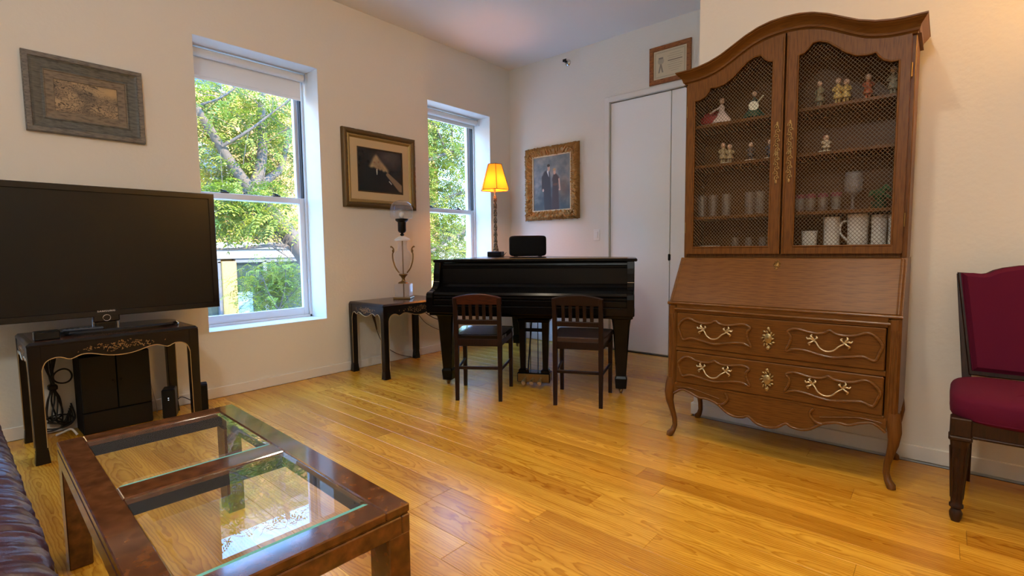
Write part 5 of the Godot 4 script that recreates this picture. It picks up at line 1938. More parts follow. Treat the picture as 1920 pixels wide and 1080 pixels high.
func paint_veil() -> Image:
	var w := 150
	var h := 130
	var im := Image.create(w, h, false, Image.FORMAT_RGB8)
	var n := FastNoiseLite.new()
	n.seed = 6
	n.frequency = 0.03
	for y in h:
		for x in w:
			var p := Vector2(x / 150.0, y / 130.0)
			var k := n.get_noise_2d(x, y)
			var c := rgb(34, 32, 32).lerp(rgb(84, 74, 66), clampf(soft(p, Vector2(0.7, 0.15), Vector2(0.5, 0.45), 0.9) + k * 0.3, 0, 1))
			var hood := 0.03 + 0.22 * clampf((p.y - 0.08) / 0.36, 0.0, 1.0)
			var mid := 0.40 + 0.06 * clampf((p.y - 0.2) / 0.3, 0.0, 1.0)
			var fall := 0.44 + 0.10 * clampf((p.x - 0.3) / 0.4, 0.0, 1.0) + 0.05 * n.get_noise_2d(x * 3.0, 7.0)
			var cream := clampf((hood - absf(p.x - mid)) / 0.07, 0.0, 1.0) * clampf((p.y - 0.06) / 0.08, 0.0, 1.0) * clampf((fall - p.y) / 0.05, 0.0, 1.0)
			c = c.lerp(rgb(20, 22, 24), clampf((p.y - 0.40) * 6.0, 0.0, 0.85))
			c = c.lerp(rgb(190, 164, 122).lerp(rgb(150, 128, 96), clampf(0.5 + k, 0, 1)), cream)
			c = c.lerp(rgb(168, 142, 108), band(p, Vector2(0.66, 0.56), Vector2(0.97, 0.88), 0.05, 0.10) * 0.8)
			c = c.lerp(rgb(146, 92, 70), maxf(soft(p, Vector2(0.36, 0.30), Vector2(0.026, 0.03), 0.8), soft(p, Vector2(0.45, 0.28), Vector2(0.022, 0.025), 0.8)) * 0.8)
			c = c.lerp(rgb(196, 188, 172), maxf(band(p, Vector2(0.41, 0.46), Vector2(0.41, 0.58), 0.018, 0.010), band(p, Vector2(0.69, 0.72), Vector2(0.74, 0.78), 0.014, 0.014)))
			im.set_pixel(x, y, c)
	return im


func paint_relief() -> Image:
	var w := 200
	var h := 130
	var im := Image.create(w, h, false, Image.FORMAT_RGB8)
	var n := FastNoiseLite.new()
	n.seed = 8
	n.frequency = 0.011
	n.fractal_octaves = 2
	n.domain_warp_enabled = true
	n.domain_warp_amplitude = 40.0
	n.domain_warp_frequency = 0.014
	for y in h:
		for x in w:
			var k := n.get_noise_2d(x * 0.8, y * 1.5)
			var v := absf(fposmod(k * 5.0, 1.0) - 0.5) * 2.0
			var c := rgb(176, 152, 118).lerp(rgb(118, 104, 86), clampf(0.5 + n.get_noise_2d(x + 300.0, y), 0, 1))
			var open := soft(Vector2(x, y), Vector2(185, 18), Vector2(95, 42), 0.8)
			c = c.lerp(rgb(190, 160, 112), open * 0.7)
			v = minf(1.0, v + 0.35 * open)
			c = c.lerp(rgb(50, 44, 38), clampf((0.40 - v) * 3.0, 0.0, 0.85))
			im.set_pixel(x, y, c)
	return im


func paint_certificate() -> Image:
	var w := 180
	var h := 146
	var im := Image.create(w, h, false, Image.FORMAT_RGB8)
	im.fill(rgb(206, 192, 160))
	var ink := rgb(120, 110, 94)
	for e in 2:
		var o := 8 + e * 4
		im.fill_rect(Rect2i(o, o, w - 2 * o, 1), ink)
		im.fill_rect(Rect2i(o, h - o, w - 2 * o, 1), ink)
		im.fill_rect(Rect2i(o, o, 1, h - 2 * o), ink)
		im.fill_rect(Rect2i(w - o, o, 1, h - 2 * o), ink)
	for k in 9:
		var l := [60, 84, 70, 78, 54, 80, 74, 66, 40][k] as int
		var y := 26 + k * 11
		im.fill_rect(Rect2i(118 - l / 2, y, l, 4 if k == 3 else 2), rgb(118, 106, 90) if k == 3 else rgb(164, 152, 130))
	for y in range(24, 122):
		for x in range(20, 62):
			var p := Vector2(x, y)
			var d := p.distance_to(Vector2(40, 54))
			if d < 17 and (int(d) % 5 < 3):
				im.set_pixel(x, y, rgb(146, 138, 122))
			if y > 70 and absf(absf(x - 40.0) - (y - 70) * 0.24) < 4.0 and y < 114:
				im.set_pixel(x, y, rgb(140, 132, 118))
	for y in range(36, 44):
		for x in range(28, 53):
			im.set_pixel(x, y, rgb(132, 124, 110))
	return im


func make_pictures() -> void:
	var s := ST()
	# carved grey picture, window wall
	var p := thing("framed_relief", "grey wooden frame round a dark engraved landscape above the television", "picture", Vector3(0.001, 1.974, 3.889), 90.0)
	s = ST()
	frame_sweep(s, 0.556, 0.444, [Vector2(0, 0), Vector2(0, 0.026), Vector2(0.004, 0.032), Vector2(0.026, 0.032), Vector2(0.030, 0.026)])
	obj("outer_molding", s, wood(rgb(70, 68, 64), rgb(104, 100, 94), rgb(124, 118, 110), Vector3(3, 12, 12), 0.5, 51), p)
	s = ST()
	frame_sweep(s, 0.496, 0.384, [Vector2(0, 0.026), Vector2(0.010, 0.022), Vector2(0.045, 0.018), Vector2(0.052, 0.021), Vector2(0.056, 0.021), Vector2(0.056, 0.016)])
	obj("inner_molding", s, wood(rgb(52, 54, 52), rgb(80, 82, 78), rgb(98, 98, 92), Vector3(3, 12, 12), 0.5, 52), p)
	s = ST()
	frame_sweep(s, 0.384, 0.272, [Vector2(0, 0.020), Vector2(0.004, 0.020), Vector2(0.006, 0.016), Vector2(0.044, 0.014), Vector2(0.046, 0.010)])
	obj("liner", s, wood(rgb(76, 66, 54), rgb(112, 100, 84), rgb(130, 116, 98), Vector3(3, 12, 12), 0.5, 53), p)
	art_panel("engraving", p, Vector3(0, 0, 0.010), 0.296, 0.186, paint_relief(), 0.6)
	# gilt picture beside the crystal lamp
	p = thing("framed_print", "gilt frame with cream mat round a dark veiled figure", "picture", Vector3(0.001, 1.773, 1.825), 90.0)
	var nz := FastNoiseLite.new()
	nz.seed = 3
	nz.frequency = 0.35
	s = ST()
	frame_sweep(s, 0.772, 0.678, [Vector2(0, 0), Vector2(0, 0.03), Vector2(0.008, 0.04), Vector2(0.022, 0.044), Vector2(0.036, 0.04), Vector2(0.046, 0.030)], 60, 0.004, nz)
	obj("outer_molding", s, mat(rgb(98, 78, 44), 0.42, 0.45), p)
	s = ST()
	frame_sweep(s, 0.682, 0.588, [Vector2(0, 0.03), Vector2(0.008, 0.034), Vector2(0.016, 0.032), Vector2(0.022, 0.024), Vector2(0.03, 0.018)])
	obj("inner_molding", s, mat(rgb(164, 138, 84), 0.4, 0.5), p)
	s = ST()
	frame_sweep(s, 0.626, 0.532, [Vector2(0, 0.018), Vector2(0.070, 0.018), Vector2(0.072, 0.014)])
	obj("mat_board", s, mat(rgb(206, 182, 140), 0.9), p)
	s = ST()
	frame_sweep(s, 0.486, 0.392, [Vector2(0, 0.0185), Vector2(0.004, 0.021), Vector2(0.010, 0.021), Vector2(0.012, 0.014)])
	obj("fillet", s, mat(rgb(70, 54, 34), 0.5, 0.3), p)
	art_panel("print", p, Vector3(0, 0, 0.0145), 0.47, 0.376, paint_veil(), 0.25)
	# carved gold portrait on the back wall
	p = thing("framed_portrait", "ornate carved gold frame round a portrait of a standing couple", "picture", Vector3(0.620, 1.777, 0.001))
	var n2 := FastNoiseLite.new()
	n2.seed = 12
	n2.frequency = 0.42
	n2.fractal_octaves = 3
	s = ST()
	frame_sweep(s, 0.722, 0.80, [Vector2(0, 0), Vector2(-0.004, 0.02), Vector2(0.004, 0.04), Vector2(0.018, 0.055), Vector2(0.034, 0.060), Vector2(0.05, 0.054), Vector2(0.064, 0.042), Vector2(0.078, 0.034), Vector2(0.09, 0.032), Vector2(0.10, 0.024)], 130, 0.022, n2)
	obj("carved_molding", s, mat(rgb(164, 120, 64), 0.38, 0.6), p)
	s = ST()
	for e in 46:
		var a := TAU * e / 46.0
		var d := Vector2(pw(cos(a), 0.25) * 0.351, pw(sin(a), 0.25) * 0.392)
		ball(s, Vector3(d.x, d.y, 0.034 + 0.008 * sin(e * 2.3)), Vector3(0.017, 0.011, 0.012) * (0.8 + 0.35 * sin(e * 5.1)), 8, 5, Basis(Vector3(0, 0, 1), a + e))
	for e in 64:
		var a4 := TAU * e / 64.0
		var d4 := Vector2(pw(cos(a4), 0.25) * 0.318, pw(sin(a4), 0.25) * 0.357)
		ball(s, Vector3(d4.x, d4.y, 0.056 + 0.004 * sin(e * 1.7)), Vector3(0.015, 0.007, 0.010) * (0.8 + 0.4 * sin(e * 3.7)), 8, 5, Basis(Vector3(0, 0, 1), a4 + e * 0.9))
	obj("carved_scrolls", s, mat(rgb(178, 134, 74), 0.4, 0.6), p)
	s = ST()
	frame_sweep(s, 0.528, 0.618, [Vector2(0, 0.028), Vector2(0.006, 0.03), Vector2(0.014, 0.026), Vector2(0.016, 0.018)])
	obj("liner", s, mat(rgb(220, 200, 164), 0.6), p)
	art_panel("painting", p, Vector3(0, 0, 0.019), 0.50, 0.59, paint_couple(), 0.45)
	# certificate above the closet door
	p = thing("framed_certificate", "small wooden frame holding a parchment certificate above the closet door", "picture", Vector3(1.967, 2.742, 0.001))
	s = ST()
	frame_sweep(s, 0.398, 0.340, [Vector2(0, 0), Vector2(0, 0.018), Vector2(0.003, 0.021), Vector2(0.040, 0.021), Vector2(0.043, 0.014)])
	obj("frame", s, wood(rgb(104, 58, 22), rgb(142, 84, 36), rgb(160, 100, 48), Vector3(3, 10, 10), 0.4, 54), p)
	art_panel("certificate", p, Vector3(0, 0, 0.0145), 0.314, 0.256, paint_certificate(), 0.7)


# ============================ table lamps ============================================
func make_lamps() -> void:
	# unlit crystal urn lamp on the side table
	var t := thing("crystal_lamp", "unlit crystal urn lamp with bronze handles and clear globe", "lamp", Vector3(0.262, 0.6165, 1.79), 38.0)
	var s := ST()
	box2(s, Vector3(-0.078, 0, -0.078), Vector3(0.078, 0.016, 0.078), 0.004)
	obj("base_plate", s, M.old_brass, t)
	s = ST()
	box2(s, Vector3(-0.066, 0.017, -0.066), Vector3(0.066, 0.138, 0.066), 0.006)
	obj("crystal_block", s, M.crystal, t)
	s = ST()
	tube(s, [Vector3(0, 0.016, 0), Vector3(0, 0.52, 0)], 0.006, 8)
	lathe(s, [Vector2(0.0, 0.138), Vector2(0.05, 0.139), Vector2(0.042, 0.150), Vector2(0.018, 0.160), Vector2(0.012, 0.178), Vector2(0.022, 0.198), Vector2(0.04, 0.216), Vector2(0.036, 0.224), Vector2(0.0, 0.222)], 20)
	obj("bronze_foot", s, M.old_brass, t)
	s = ST()
	lathe(s, [Vector2(0.032, 0.222), Vector2(0.048, 0.255), Vector2(0.066, 0.31), Vector2(0.075, 0.36), Vector2(0.074, 0.395), Vector2(0.062, 0.42), Vector2(0.045, 0.435), Vector2(0.04, 0.46), Vector2(0.041, 0.50), Vector2(0.048, 0.522)], 24)
	obj("urn", s, M.crystal, t)
	s = ST()
	lathe(s, [Vector2(0.0, 0.522), Vector2(0.069, 0.523), Vector2(0.07, 0.534), Vector2(0.05, 0.546), Vector2(0.03, 0.558), Vector2(0.0, 0.564)], 24)
	obj("urn_lid", s, M.white_china, t)
	s = ST()
	lathe(s, [Vector2(0.008, 0.560), Vector2(0.020, 0.575), Vector2(0.010, 0.588), Vector2(0.028, 0.596), Vector2(0.036, 0.61), Vector2(0.036, 0.685), Vector2(0.056, 0.700), Vector2(0.058, 0.716), Vector2(0.0, 0.716)], 20)
	obj("socket", s, M.iron, t)
	s = ST()
	lathe(s, [Vector2(0.050, 0.712), Vector2(0.088, 0.716), Vector2(0.100, 0.73), Vector2(0.103, 0.77), Vector2(0.098, 0.81), Vector2(0.084, 0.845), Vector2(0.06, 0.868), Vector2(0.03, 0.878), Vector2(0.0, 0.88)], 28)
	obj("globe", s, M.crystal, t)
	s = ST()
	ball(s, Vector3(0, 0.745, 0), Vector3(0.026, 0.032, 0.026), 12, 8)
	obj("bulb", s, M.white_china, t)
	for sg: float in [-1.0, 1.0]:
		s = ST()
		tube(s, spline([Vector3(sg * 0.034, 0.232, 0), Vector3(sg * 0.066, 0.275, 0), Vector3(sg * 0.088, 0.34, 0), Vector3(sg * 0.092, 0.40, 0), Vector3(sg * 0.082, 0.425, 0), Vector3(sg * 0.084, 0.45, 0), Vector3(sg * 0.102, 0.470, 0), Vector3(sg * 0.108, 0.462, 0)], 5), 0.006, 8)
		ball(s, Vector3(sg * 0.086, 0.43, 0), Vector3(0.011, 0.015, 0.010), 8, 5)
		obj("handle", s, M.old_brass, t)
	# lit lamp at the back of the piano
	var lp := thing("piano_lamp", "lit table lamp with an amber paneled shade on the piano", "lamp", Vector3(0.565, 0.977, 0.885), 20.0)
	s = ST()
	box2(s, Vector3(-0.073, 0, -0.05), Vector3(0.073, 0.052, 0.05), 0.006)
	obj("base", s, M.black, lp)
	s = ST()
	var prof := [Vector2(0.034, 0.05), Vector2(0.028, 0.075), Vector2(0.020, 0.11)]
	for k in 22:
		prof.append(Vector2(0.0165 + 0.004 * sin(k * 1.9), 0.13 + k * 0.021))
	prof.append(Vector2(0.012, 0.60))
	lathe(s, prof, 14)
	var mot := mat(Color.WHITE, 0.35)
	mot.albedo_texture = noise_tex(0.06, 81, [[0.0, rgb(20, 14, 12)], [0.5, rgb(36, 24, 18)], [0.56, rgb(170, 150, 124)], [1.0, rgb(196, 178, 150)]], 2, 256)
	mot.uv1_triplanar = true
	mot.uv1_scale = Vector3(5, 3, 5)
	obj("stem", s, mot, lp)
	s = ST()
	tube(s, [Vector3(0, 0.60, 0), Vector3(0, 0.68, 0)], 0.010, 8)
	for sg: float in [-1.0, 1.0]:
		tube(s, spline([Vector3(0, 0.63, 0), Vector3(sg * 0.045, 0.68, 0), Vector3(sg * 0.045, 0.80, 0), Vector3(0, 0.885, 0)], 4), 0.002, 5)
	obj("harp", s, M.brass, lp)
	# six-paneled shade, its panels leaning inwards
	var sh := mat(rgb(226, 150, 52), 0.7)
	sh.backlight_enabled = true
	sh.backlight = Color(0.62, 0.44, 0.16)
	sh.emission_enabled = true
	sh.emission = rgb(255, 150, 22)
	sh.emission_energy_multiplier = 0.42
	var rb := 0.148
	var rt := 0.072
	var yb := 0.655
	var yt := 0.905
	for k in 6:
		var a0 := TAU * k / 6.0
		var a1 := TAU * (k + 1) / 6.0
		s = ST()
		var b0 := Vector3(cos(a0) * rb, yb, sin(a0) * rb)
		var b1 := Vector3(cos(a1) * rb, yb, sin(a1) * rb)
		var t0 := Vector3(cos(a0) * rt, yt, sin(a0) * rt)
		var t1 := Vector3(cos(a1) * rt, yt, sin(a1) * rt)
		quad_out(s, b0, b1, t1, t0, b0 + b1 - Vector3(0, 2 * yb, 0))
		obj("lampshade_panel", s, sh, lp)
	s = ST()
	for k in 6:
		var a := TAU * k / 6.0
		tube(s, [Vector3(cos(a) * rb, yb, sin(a) * rb), Vector3(cos(a) * rt, yt, sin(a) * rt)], 0.0028, 5)
		var a2 := TAU * (k + 1) / 6.0
		tube(s, [Vector3(cos(a) * rb, yb, sin(a) * rb), Vector3(cos(a2) * rb, yb, sin(a2) * rb)], 0.0032, 5)
		tube(s, [Vector3(cos(a) * rt, yt, sin(a) * rt), Vector3(cos(a2) * rt, yt, sin(a2) * rt)], 0.003, 5)
	obj("shade_ribs", s, mat(rgb(84, 44, 14), 0.7), lp)
	s = ST()
	ball(s, Vector3(0, 0.72, 0), Vector3(0.028, 0.036, 0.028), 12, 8)
	var bm := mat(rgb(255, 236, 200), 0.4)
	bm.emission_enabled = true
	bm.emission = rgb(255, 210, 140)
	bm.emission_energy_multiplier = 4.0
	obj("bulb", s, bm, lp)
	var l := OmniLight3D.new()
	l.name = "bulb_light"
	l.light_color = Color(1.0, 0.62, 0.26)
	l.light_energy = 0.4
	l.light_size = 0.03
	l.omni_range = 8.0
	l.omni_attenuation = 2.0
	l.shadow_enabled = true
	lp.add_child(l)
	l.position = Vector3(0, 0.72, 0)


# ============================ small things ===========================================
func figurine(called: String, label: String, at: Vector3, turn: float, h: float, dress: Color, hair: Color, kind: int) -> void:
	var t := thing(called, label, "figurine", at, turn, "porcelain figurines in the secretary desk")
	var s := ST()
	lathe(s, [Vector2(0.0, 0.0), Vector2(0.034, 0.0), Vector2(0.036, 0.006), Vector2(0.03, 0.014), Vector2(0.0, 0.015)], 14, Transform3D(Basis(), Vector3.ZERO), 0.75)
	obj("plinth", s, mat(rgb(196, 186, 164), 0.35), t)
	var n := 2 if kind == 1 else 1
	for k in n:
		var off := Vector3(0, 0.014, 0) if n == 1 else Vector3(-0.017 + 0.034 * k, 0.014, 0.004 * k)
		var hk := (h - 0.014) * (1.0 if k == 0 else 0.88)
		s = ST()
		# skirt or legs, torso, shoulders and arms in one clay body
		for sg: float in [-1.0, 1.0]:
			tube(s, [off + Vector3(sg * 0.007, 0.0, 0.003), off + Vector3(sg * 0.006, hk * 0.25, 0)], 0.0055, 7)
			tube(s, spline([off + Vector3(sg * 0.013, hk * 0.62, 0), off + Vector3(sg * 0.021, hk * 0.50, 0.006), off + Vector3(sg * 0.008, hk * 0.44, 0.018)], 4), 0.0045, 6)
		lathe(s, [Vector2(0.0, hk * 0.18), Vector2(0.021, hk * 0.19), Vector2(0.018, hk * 0.32), Vector2(0.0125, hk * 0.47), Vector2(0.0145, hk * 0.60), Vector2(0.009, hk * 0.68), Vector2(0.005, hk * 0.72)], 12, Transform3D(Basis(), off))
		obj("body", s, mat(dress, 0.4), t)
		s = ST()
		ball(s, off + Vector3(0, hk * 0.82, 0.001), Vector3(0.0125, 0.0145, 0.0125), 10, 7)
		ball(s, off + Vector3(0, hk * 0.81, 0.0135), Vector3(0.002, 0.0025, 0.002), 6, 4)
		obj("head", s, mat(rgb(222, 186, 158), 0.4), t)
		s = ST()
		ball(s, off + Vector3(0, hk * 0.85, -0.003), Vector3(0.0142, 0.014, 0.0125), 10, 6)
		obj("hair", s, mat(hair, 0.5), t)
	if kind == 2:
		s = ST()
		lathe(s, [Vector2(0.0, -0.004), Vector2(0.024, -0.004), Vector2(0.026, 0.0), Vector2(0.024, 0.006), Vector2(0.0, 0.006)], 20, Transform3D(Basis(Vector3(1, 0, 0), PI / 2), Vector3(0.0, h * 0.42, 0.03)))
		tube(s, [Vector3(0.015, h * 0.5, 0.03), Vector3(0.045, h * 0.72, 0.026)], 0.003, 6)
		obj("banjo", s, mat(rgb(228, 222, 190), 0.35), t)
		s = ST()
		lathe(s, [Vector2(0.058, 0.012), Vector2(0.05, 0.03), Vector2(0.03, 0.055), Vector2(0.015, 0.075)], 16)
		obj("skirt", s, mat(rgb(34, 74, 58), 0.4), t)


func tumbler(label: String, at: Vector3, r: float, h: float, group: String, tinted := false) -> void:
	var t := thing("drinking_glass", label, "glass", at, 0.0, group)
	var s := ST()
	lathe(s, [Vector2(0.0, 0.0), Vector2(r * 0.85, 0.0), Vector2(r * 0.9, 0.004), Vector2(r, h), Vector2(r - 0.0018, h), Vector2(r * 0.84, 0.012), Vector2(0.0, 0.010)], 18)
	obj("wall", s, M.clear, t)
	if tinted:
		s = ST()
		lathe(s, [Vector2(r * 0.985, h * 0.78), Vector2(r * 1.006, h * 0.98)], 18)
		obj("colored_band", s, mat(rgb(120, 60, 66), 0.2), t)


func mug(called: String, label: String, at: Vector3, r: float, h: float, side: float, cat := "mug") -> void:
	var t := thing(called, label, cat, at)
	var s := ST()
	lathe(s, [Vector2(0.0, 0.0), Vector2(r * 0.86, 0.0), Vector2(r * 0.93, h * 0.06), Vector2(r * 0.92, h * 0.5), Vector2(r, h), Vector2(r - 0.003, h), Vector2(r * 0.85, h * 0.5), Vector2(r * 0.82, 0.01), Vector2(0.0, 0.009)], 22)
	obj("cup", s, M.white_china, t)
	if side != 0.0:
		s = ST()
		tube(s, spline([Vector3(side * r * 0.9, h * 0.82, 0), Vector3(side * (r + 0.02), h * 0.78, 0), Vector3(side * (r + 0.026), h * 0.5, 0), Vector3(side * r * 0.9, h * 0.25, 0)], 5), 0.0048, 8)
		obj("handle", s, M.white_china, t)


func make_small_things() -> void:
	var s := ST()
	# wireless speaker on the piano
	var sp := thing("tabletop_speaker", "wide black rounded speaker lying on the piano lid", "speaker", Vector3(0.815, 0.9775, 0.69), 43.0)
	s = ST()
	pillow(s, Vector3(0, 0.104, 0), Vector3(0.182, 0.101, 0.072), 0.22, 64, 24)
	obj("body", s, M.black_matte, sp)
	s = ST()
	for sg: float in [-1.0, 1.0]:
		box2(s, Vector3(sg * 0.12 - 0.02, 0.0, -0.04), Vector3(sg * 0.12 + 0.02, 0.005, 0.04), 0.001)
	obj("foot", s, M.black, sp)
	s = ST()
	ball(s, Vector3(0, 0.185, 0.068), Vector3(0.006, 0.009, 0.002), 8, 4)
	obj("badge", s, mat(rgb(60, 60, 60), 0.4), sp)
	s = ST()
	tube(s, spline([Vector3(0.64, 0.985, 0.865), Vector3(0.652, 1.0, 0.85), Vector3(0.664, 1.02, 0.838)], 5), 0.003, 6)
	tag(obj("audio_cord", s, M.cord), "thin black cord between the lit lamp and speaker", "cord")
	# light switch and sprinkler on the back wall
	var sw := thing("light_switch", "white rocker light switch on the wall beside the closet", "switch", Vector3(1.188, 1.19, 0.0))
	s = ST()
	box2(s, Vector3(-0.036, -0.058, 0.0), Vector3(0.036, 0.058, 0.006), 0.003)
	obj("plate", s, M.plastic_white, sw)
	s = ST()
	box2(s, Vector3(-0.016, -0.033, 0.005), Vector3(0.016, 0.033, 0.010), 0.002)
	obj("rocker", s, M.plastic_white, sw)
	var sk := thing("sprinkler_head", "dark metal fire sprinkler head high on the back wall", "sprinkler", Vector3(0.832, 3.02, 0.0))
	s = ST()
	lathe(s, [Vector2(0.0, 0.0), Vector2(0.034, 0.0), Vector2(0.032, 0.006), Vector2(0.016, 0.014), Vector2(0.012, 0.03)], 16, Transform3D(Basis(Vector3(1, 0, 0), PI / 2), Vector3.ZERO))
	obj("escutcheon", s, M.chrome, sk)
	s = ST()
	for sg: float in [-1.0, 1.0]:
		tube(s, spline([Vector3(0, 0, 0.028), Vector3(sg * 0.016, 0, 0.04), Vector3(sg * 0.014, 0, 0.056), Vector3(0, 0, 0.066)], 4), 0.0035, 6)
	box2(s, Vector3(-0.024, -0.006, 0.064), Vector3(0.024, 0.022, 0.069), 0.002)
	tube(s, [Vector3(0, 0, 0.03), Vector3(0, 0, 0.064)], 0.004, 6)
	obj("deflector", s, M.iron, sk)
	# cords by the side table
	var cd := thing("lamp_cord", "brown lamp cord hanging behind the side table to the floor", "cord", Vector3(0.0, 0.0, 0.0))
	s = ST()
	tube(s, spline([Vector3(0.03, 0.60, 1.97), Vector3(0.03, 0.48, 1.96), Vector3(0.035, 0.34, 1.94), Vector3(0.03, 0.18, 1.86), Vector3(0.04, 0.07, 1.72), Vector3(0.05, 0.012, 1.56)], 7), 0.0035, 6)
	obj("cable", s, M.brown_cord, cd)
	s = ST()
	for k in 4:
		tube(s, spline([Vector3(0.035, 0.50, 1.955 + k * 0.006), Vector3(0.05 - k * 0.008, 0.45, 1.965), Vector3(0.03 + k * 0.006, 0.38, 1.94 + k * 0.005), Vector3(0.035, 0.33, 1.935)], 5), 0.006, 6)
	obj("gathered_cable", s, M.brown_cord, cd)
	s = ST()
	tube(s, spline([Vector3(0.03, 0.56, 1.50), Vector3(0.03, 0.46, 1.40), Vector3(0.03, 0.36, 1.25), Vector3(0.03, 0.30, 1.05)], 6), 0.005, 6)
	tag(obj("power_cord", s, M.brown_cord), "thick brown cord drooping along the wall behind the piano leg", "cord")
	s = ST()
	tube(s, spline([Vector3(0.02, 0.46, 1.47), Vector3(0.02, 0.32, 1.35), Vector3(0.02, 0.22, 1.15), Vector3(0.02, 0.20, 0.95)], 6), 0.0025, 6)
	tag(obj("thin_wall_cord", s, M.brown_cord), "thin brown cord drooping lower along the wall behind the piano", "cord")
	# contents of the secretary desk
	var X := 3.325
	var Z := 1.486 + 0.135
	# reclining lady on a red sofa
	var rf := thing("sofa_figurine", "porcelain lady reclining on a red sofa in the secretary desk", "figurine", Vector3(X - 0.375, 1.7255, Z), 0.0)
	s = ST()
	box2(s, Vector3(-0.09, 0.0, -0.035), Vector3(0.09, 0.014, 0.035), 0.004)
	obj("plinth", s, mat(rgb(150, 140, 120), 0.4), rf)
	s = ST()
	pillow(s, Vector3(-0.03, 0.038, 0), Vector3(0.055, 0.024, 0.03), 0.5, 24, 12)
	pillow(s, Vector3(-0.02, 0.06, -0.024), Vector3(0.06, 0.03, 0.01), 0.5, 24, 12)
	obj("sofa", s, mat(rgb(150, 28, 34), 0.4), rf)
	s = ST()
	lathe(s, [Vector2(0.055, 0.014), Vector2(0.05, 0.03), Vector2(0.026, 0.06), Vector2(0.013, 0.078), Vector2(0.017, 0.10), Vector2(0.006, 0.115)], 16, Transform3D(Basis(), Vector3(0.03, 0, 0.008)), 0.6)
	tube(s, [Vector3(0.02, 0.10, 0.008), Vector3(-0.015, 0.08, 0.02), Vector3(-0.03, 0.07, 0.022)], 0.005, 6)
	obj("gown", s, mat(rgb(226, 204, 194), 0.4), rf)
	s = ST()
	ball(s, Vector3(0.03, 0.133, 0.008), Vector3(0.014, 0.017, 0.014), 10, 7)
	obj("head", s, mat(rgb(216, 180, 150), 0.4), rf)
	figurine("banjo_figurine", "porcelain lady in green playing a pale round banjo", Vector3(X - 0.178, 1.7255, Z), 10.0, 0.165, rgb(44, 60, 50), rgb(60, 40, 26), 2)
	figurine("bird_figurine", "pair of pale porcelain figures leaning together below the red sofa lady", Vector3(X - 0.318, 1.5055, Z), 20.0, 0.13, rgb(170, 150, 110), rgb(130, 96, 60), 1)
	figurine("child_figurine", "small dark porcelain child below the lady with the banjo", Vector3(X - 0.19, 1.5055, Z), 0.0, 0.11, rgb(70, 58, 56), rgb(80, 54, 34), 0)
	figurine("child_figurine", "small porcelain child with reddish hair beside the door's lock plate", Vector3(X - 0.093, 1.5055, Z), 0.0, 0.11, rgb(60, 60, 72), rgb(170, 92, 54), 0)
	figurine("child_figurine", "porcelain child in grey green on the top shelf beside the double figurine", Vector3(X + 0.126, 1.7255, Z), -20.0, 0.15, rgb(128, 122, 96), rgb(70, 48, 30), 0)
	figurine("child_figurine", "porcelain pair of children in yellow on the top shelf", Vector3(X + 0.22, 1.7255, Z), 0.0, 0.146, rgb(196, 166, 96), rgb(150, 90, 60), 1)
	figurine("child_figurine", "porcelain child in orange red on the top shelf", Vector3(X + 0.323, 1.7255, Z), 15.0, 0.135, rgb(176, 92, 58), rgb(120, 80, 50), 0)
	figurine("child_figurine", "porcelain child in pale cream in the top shelf's far corner", Vector3(X + 0.418, 1.7255, Z), -10.0, 0.15, rgb(182, 170, 142), rgb(90, 64, 40), 0)
	figurine("child_figurine", "lone porcelain child in white on the middle shelf", Vector3(X + 0.16, 1.5055, Z), 30.0, 0.09, rgb(200, 184, 160), rgb(150, 80, 60), 0)
	for x: float in [-0.447, -0.385, -0.312, -0.19, -0.138]:
		tumbler("tall clear tumbler behind the door below the red sofa lady", Vector3(X + x, 1.2205, Z), 0.026, 0.125, "tall tumblers in the secretary desk")
	for x: float in [0.054, 0.101, 0.156, 0.212]:
		tumbler("short clear glass with a dull red rim band in the desk", Vector3(X + x, 1.2205, Z), 0.024, 0.092, "short banded glasses in the secretary desk", true)
	var gb := thing("crystal_goblet", "large cut-glass goblet beside the short banded glasses", "glass", Vector3(X + 0.28, 1.2205, Z))
	s = ST()
	lathe(s, [Vector2(0.0, 0.0), Vector2(0.032, 0.0), Vector2(0.03, 0.004), Vector2(0.008, 0.012), Vector2(0.0065, 0.05), Vector2(0.010, 0.068), Vector2(0.032, 0.085), Vector2(0.040, 0.12), Vector2(0.038, 0.182), Vector2(0.036, 0.182), Vector2(0.038, 0.12), Vector2(0.028, 0.09), Vector2(0.0, 0.078)], 12)
	obj("bowl", s, M.crystal, gb)
	s = ST()
	for k in 12:
		var a := TAU * k / 12.0
		for d: float in [-1.0, 1.0]:
			tube(s, [Vector3(cos(a) * 0.034, 0.09, sin(a) * 0.034), Vector3(cos(a + d * 0.5) * 0.0405, 0.15, sin(a + d * 0.5) * 0.0405)], 0.0012, 4)
	obj("cut_pattern", s, M.crystal, gb)
	var pl := thing("artificial_plant", "small dark green plant in a low pot on the glass shelf", "plant", Vector3(X + 0.385, 1.2205, Z))
	s = ST()
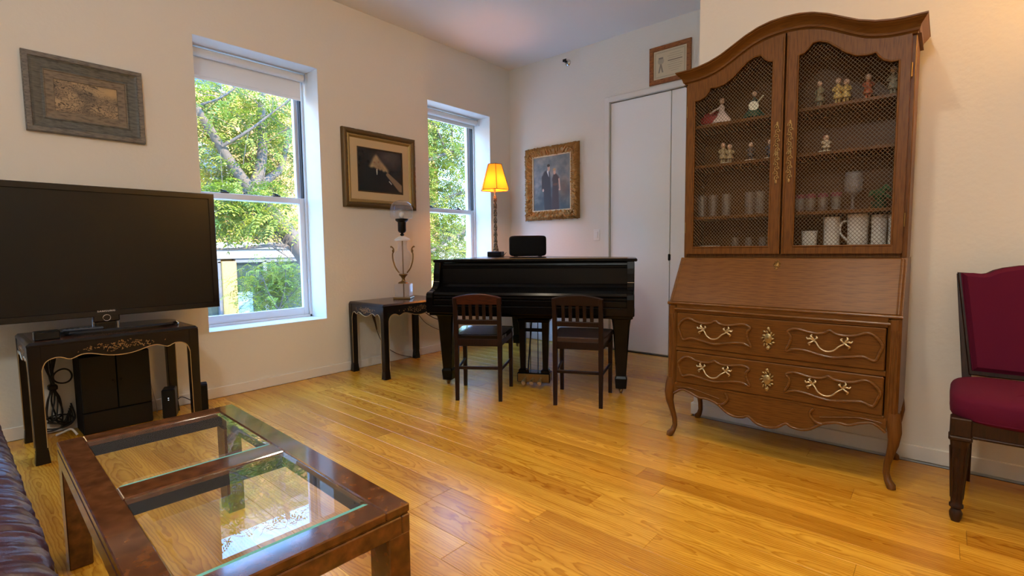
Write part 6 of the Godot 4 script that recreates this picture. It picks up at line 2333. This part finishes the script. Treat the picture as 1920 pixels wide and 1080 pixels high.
	lathe(s, [Vector2(0.0, 0.0), Vector2(0.028, 0.0), Vector2(0.034, 0.035), Vector2(0.030, 0.035), Vector2(0.0, 0.03)], 16)
	obj("pot", s, mat(rgb(50, 70, 48), 0.4), pl)
	var green := mat(rgb(44, 82, 40), 0.5)
	for k in 14:
		s = ST()
		var a := k * 2.4
		var d := Vector3(cos(a), 0, sin(a) * 0.8)
		var up := 0.06 + 0.045 * fposmod(k * 0.37, 1.0)
		tube(s, spline([Vector3(0, 0.03, 0) + d * 0.008, d * 0.022 + Vector3(0, up, 0), d * 0.044 + Vector3(0, up * 0.8, 0)], 4), [0.002, 0.005, 0.008, 0.010, 0.011, 0.010, 0.008, 0.005, 0.002], 5, false, 0.3)
		obj("leaf", s, green, pl)
	mug("china_cup", "short white china cup on the bottom shelf of the desk", Vector3(X + 0.102, 1.031, Z), 0.036, 0.095, 0.0, "cup")
	mug("china_beaker", "flared white china beaker beside the short cup", Vector3(X + 0.198, 1.031, Z), 0.037, 0.16, 0.0, "cup")
	mug("china_pitcher", "broad white china pitcher with a side handle", Vector3(X + 0.305, 1.031, Z), 0.045, 0.168, -1.0, "pitcher")
	mug("china_vase", "tall white china cylinder beside the broad pitcher", Vector3(X + 0.388, 1.031, Z), 0.032, 0.162, 0.0, "vase")
	mug("china_vase", "tall white china cylinder partly hidden by the door edge", Vector3(X + 0.449, 1.031, Z), 0.027, 0.16, 0.0, "vase")
	var st := thing("saucer_stack", "low stack of white saucers on the bottom shelf", "saucers", Vector3(X - 0.40, 1.031, Z))
	for k in 3:
		s = ST()
		lathe(s, [Vector2(0.0, 0.0), Vector2(0.03, 0.0), Vector2(0.055, 0.012), Vector2(0.055, 0.014), Vector2(0.03, 0.004), Vector2(0.0, 0.003)], 20, Transform3D(Basis(), Vector3(0, k * 0.006, 0)))
		obj("saucer", s, M.white_china, st)
	for x: float in [-0.26, -0.19, -0.12]:
		tumbler("small clear shot glass beside the stack of saucers", Vector3(X + x, 1.031, Z), 0.02, 0.07, "shot glasses in the secretary desk")
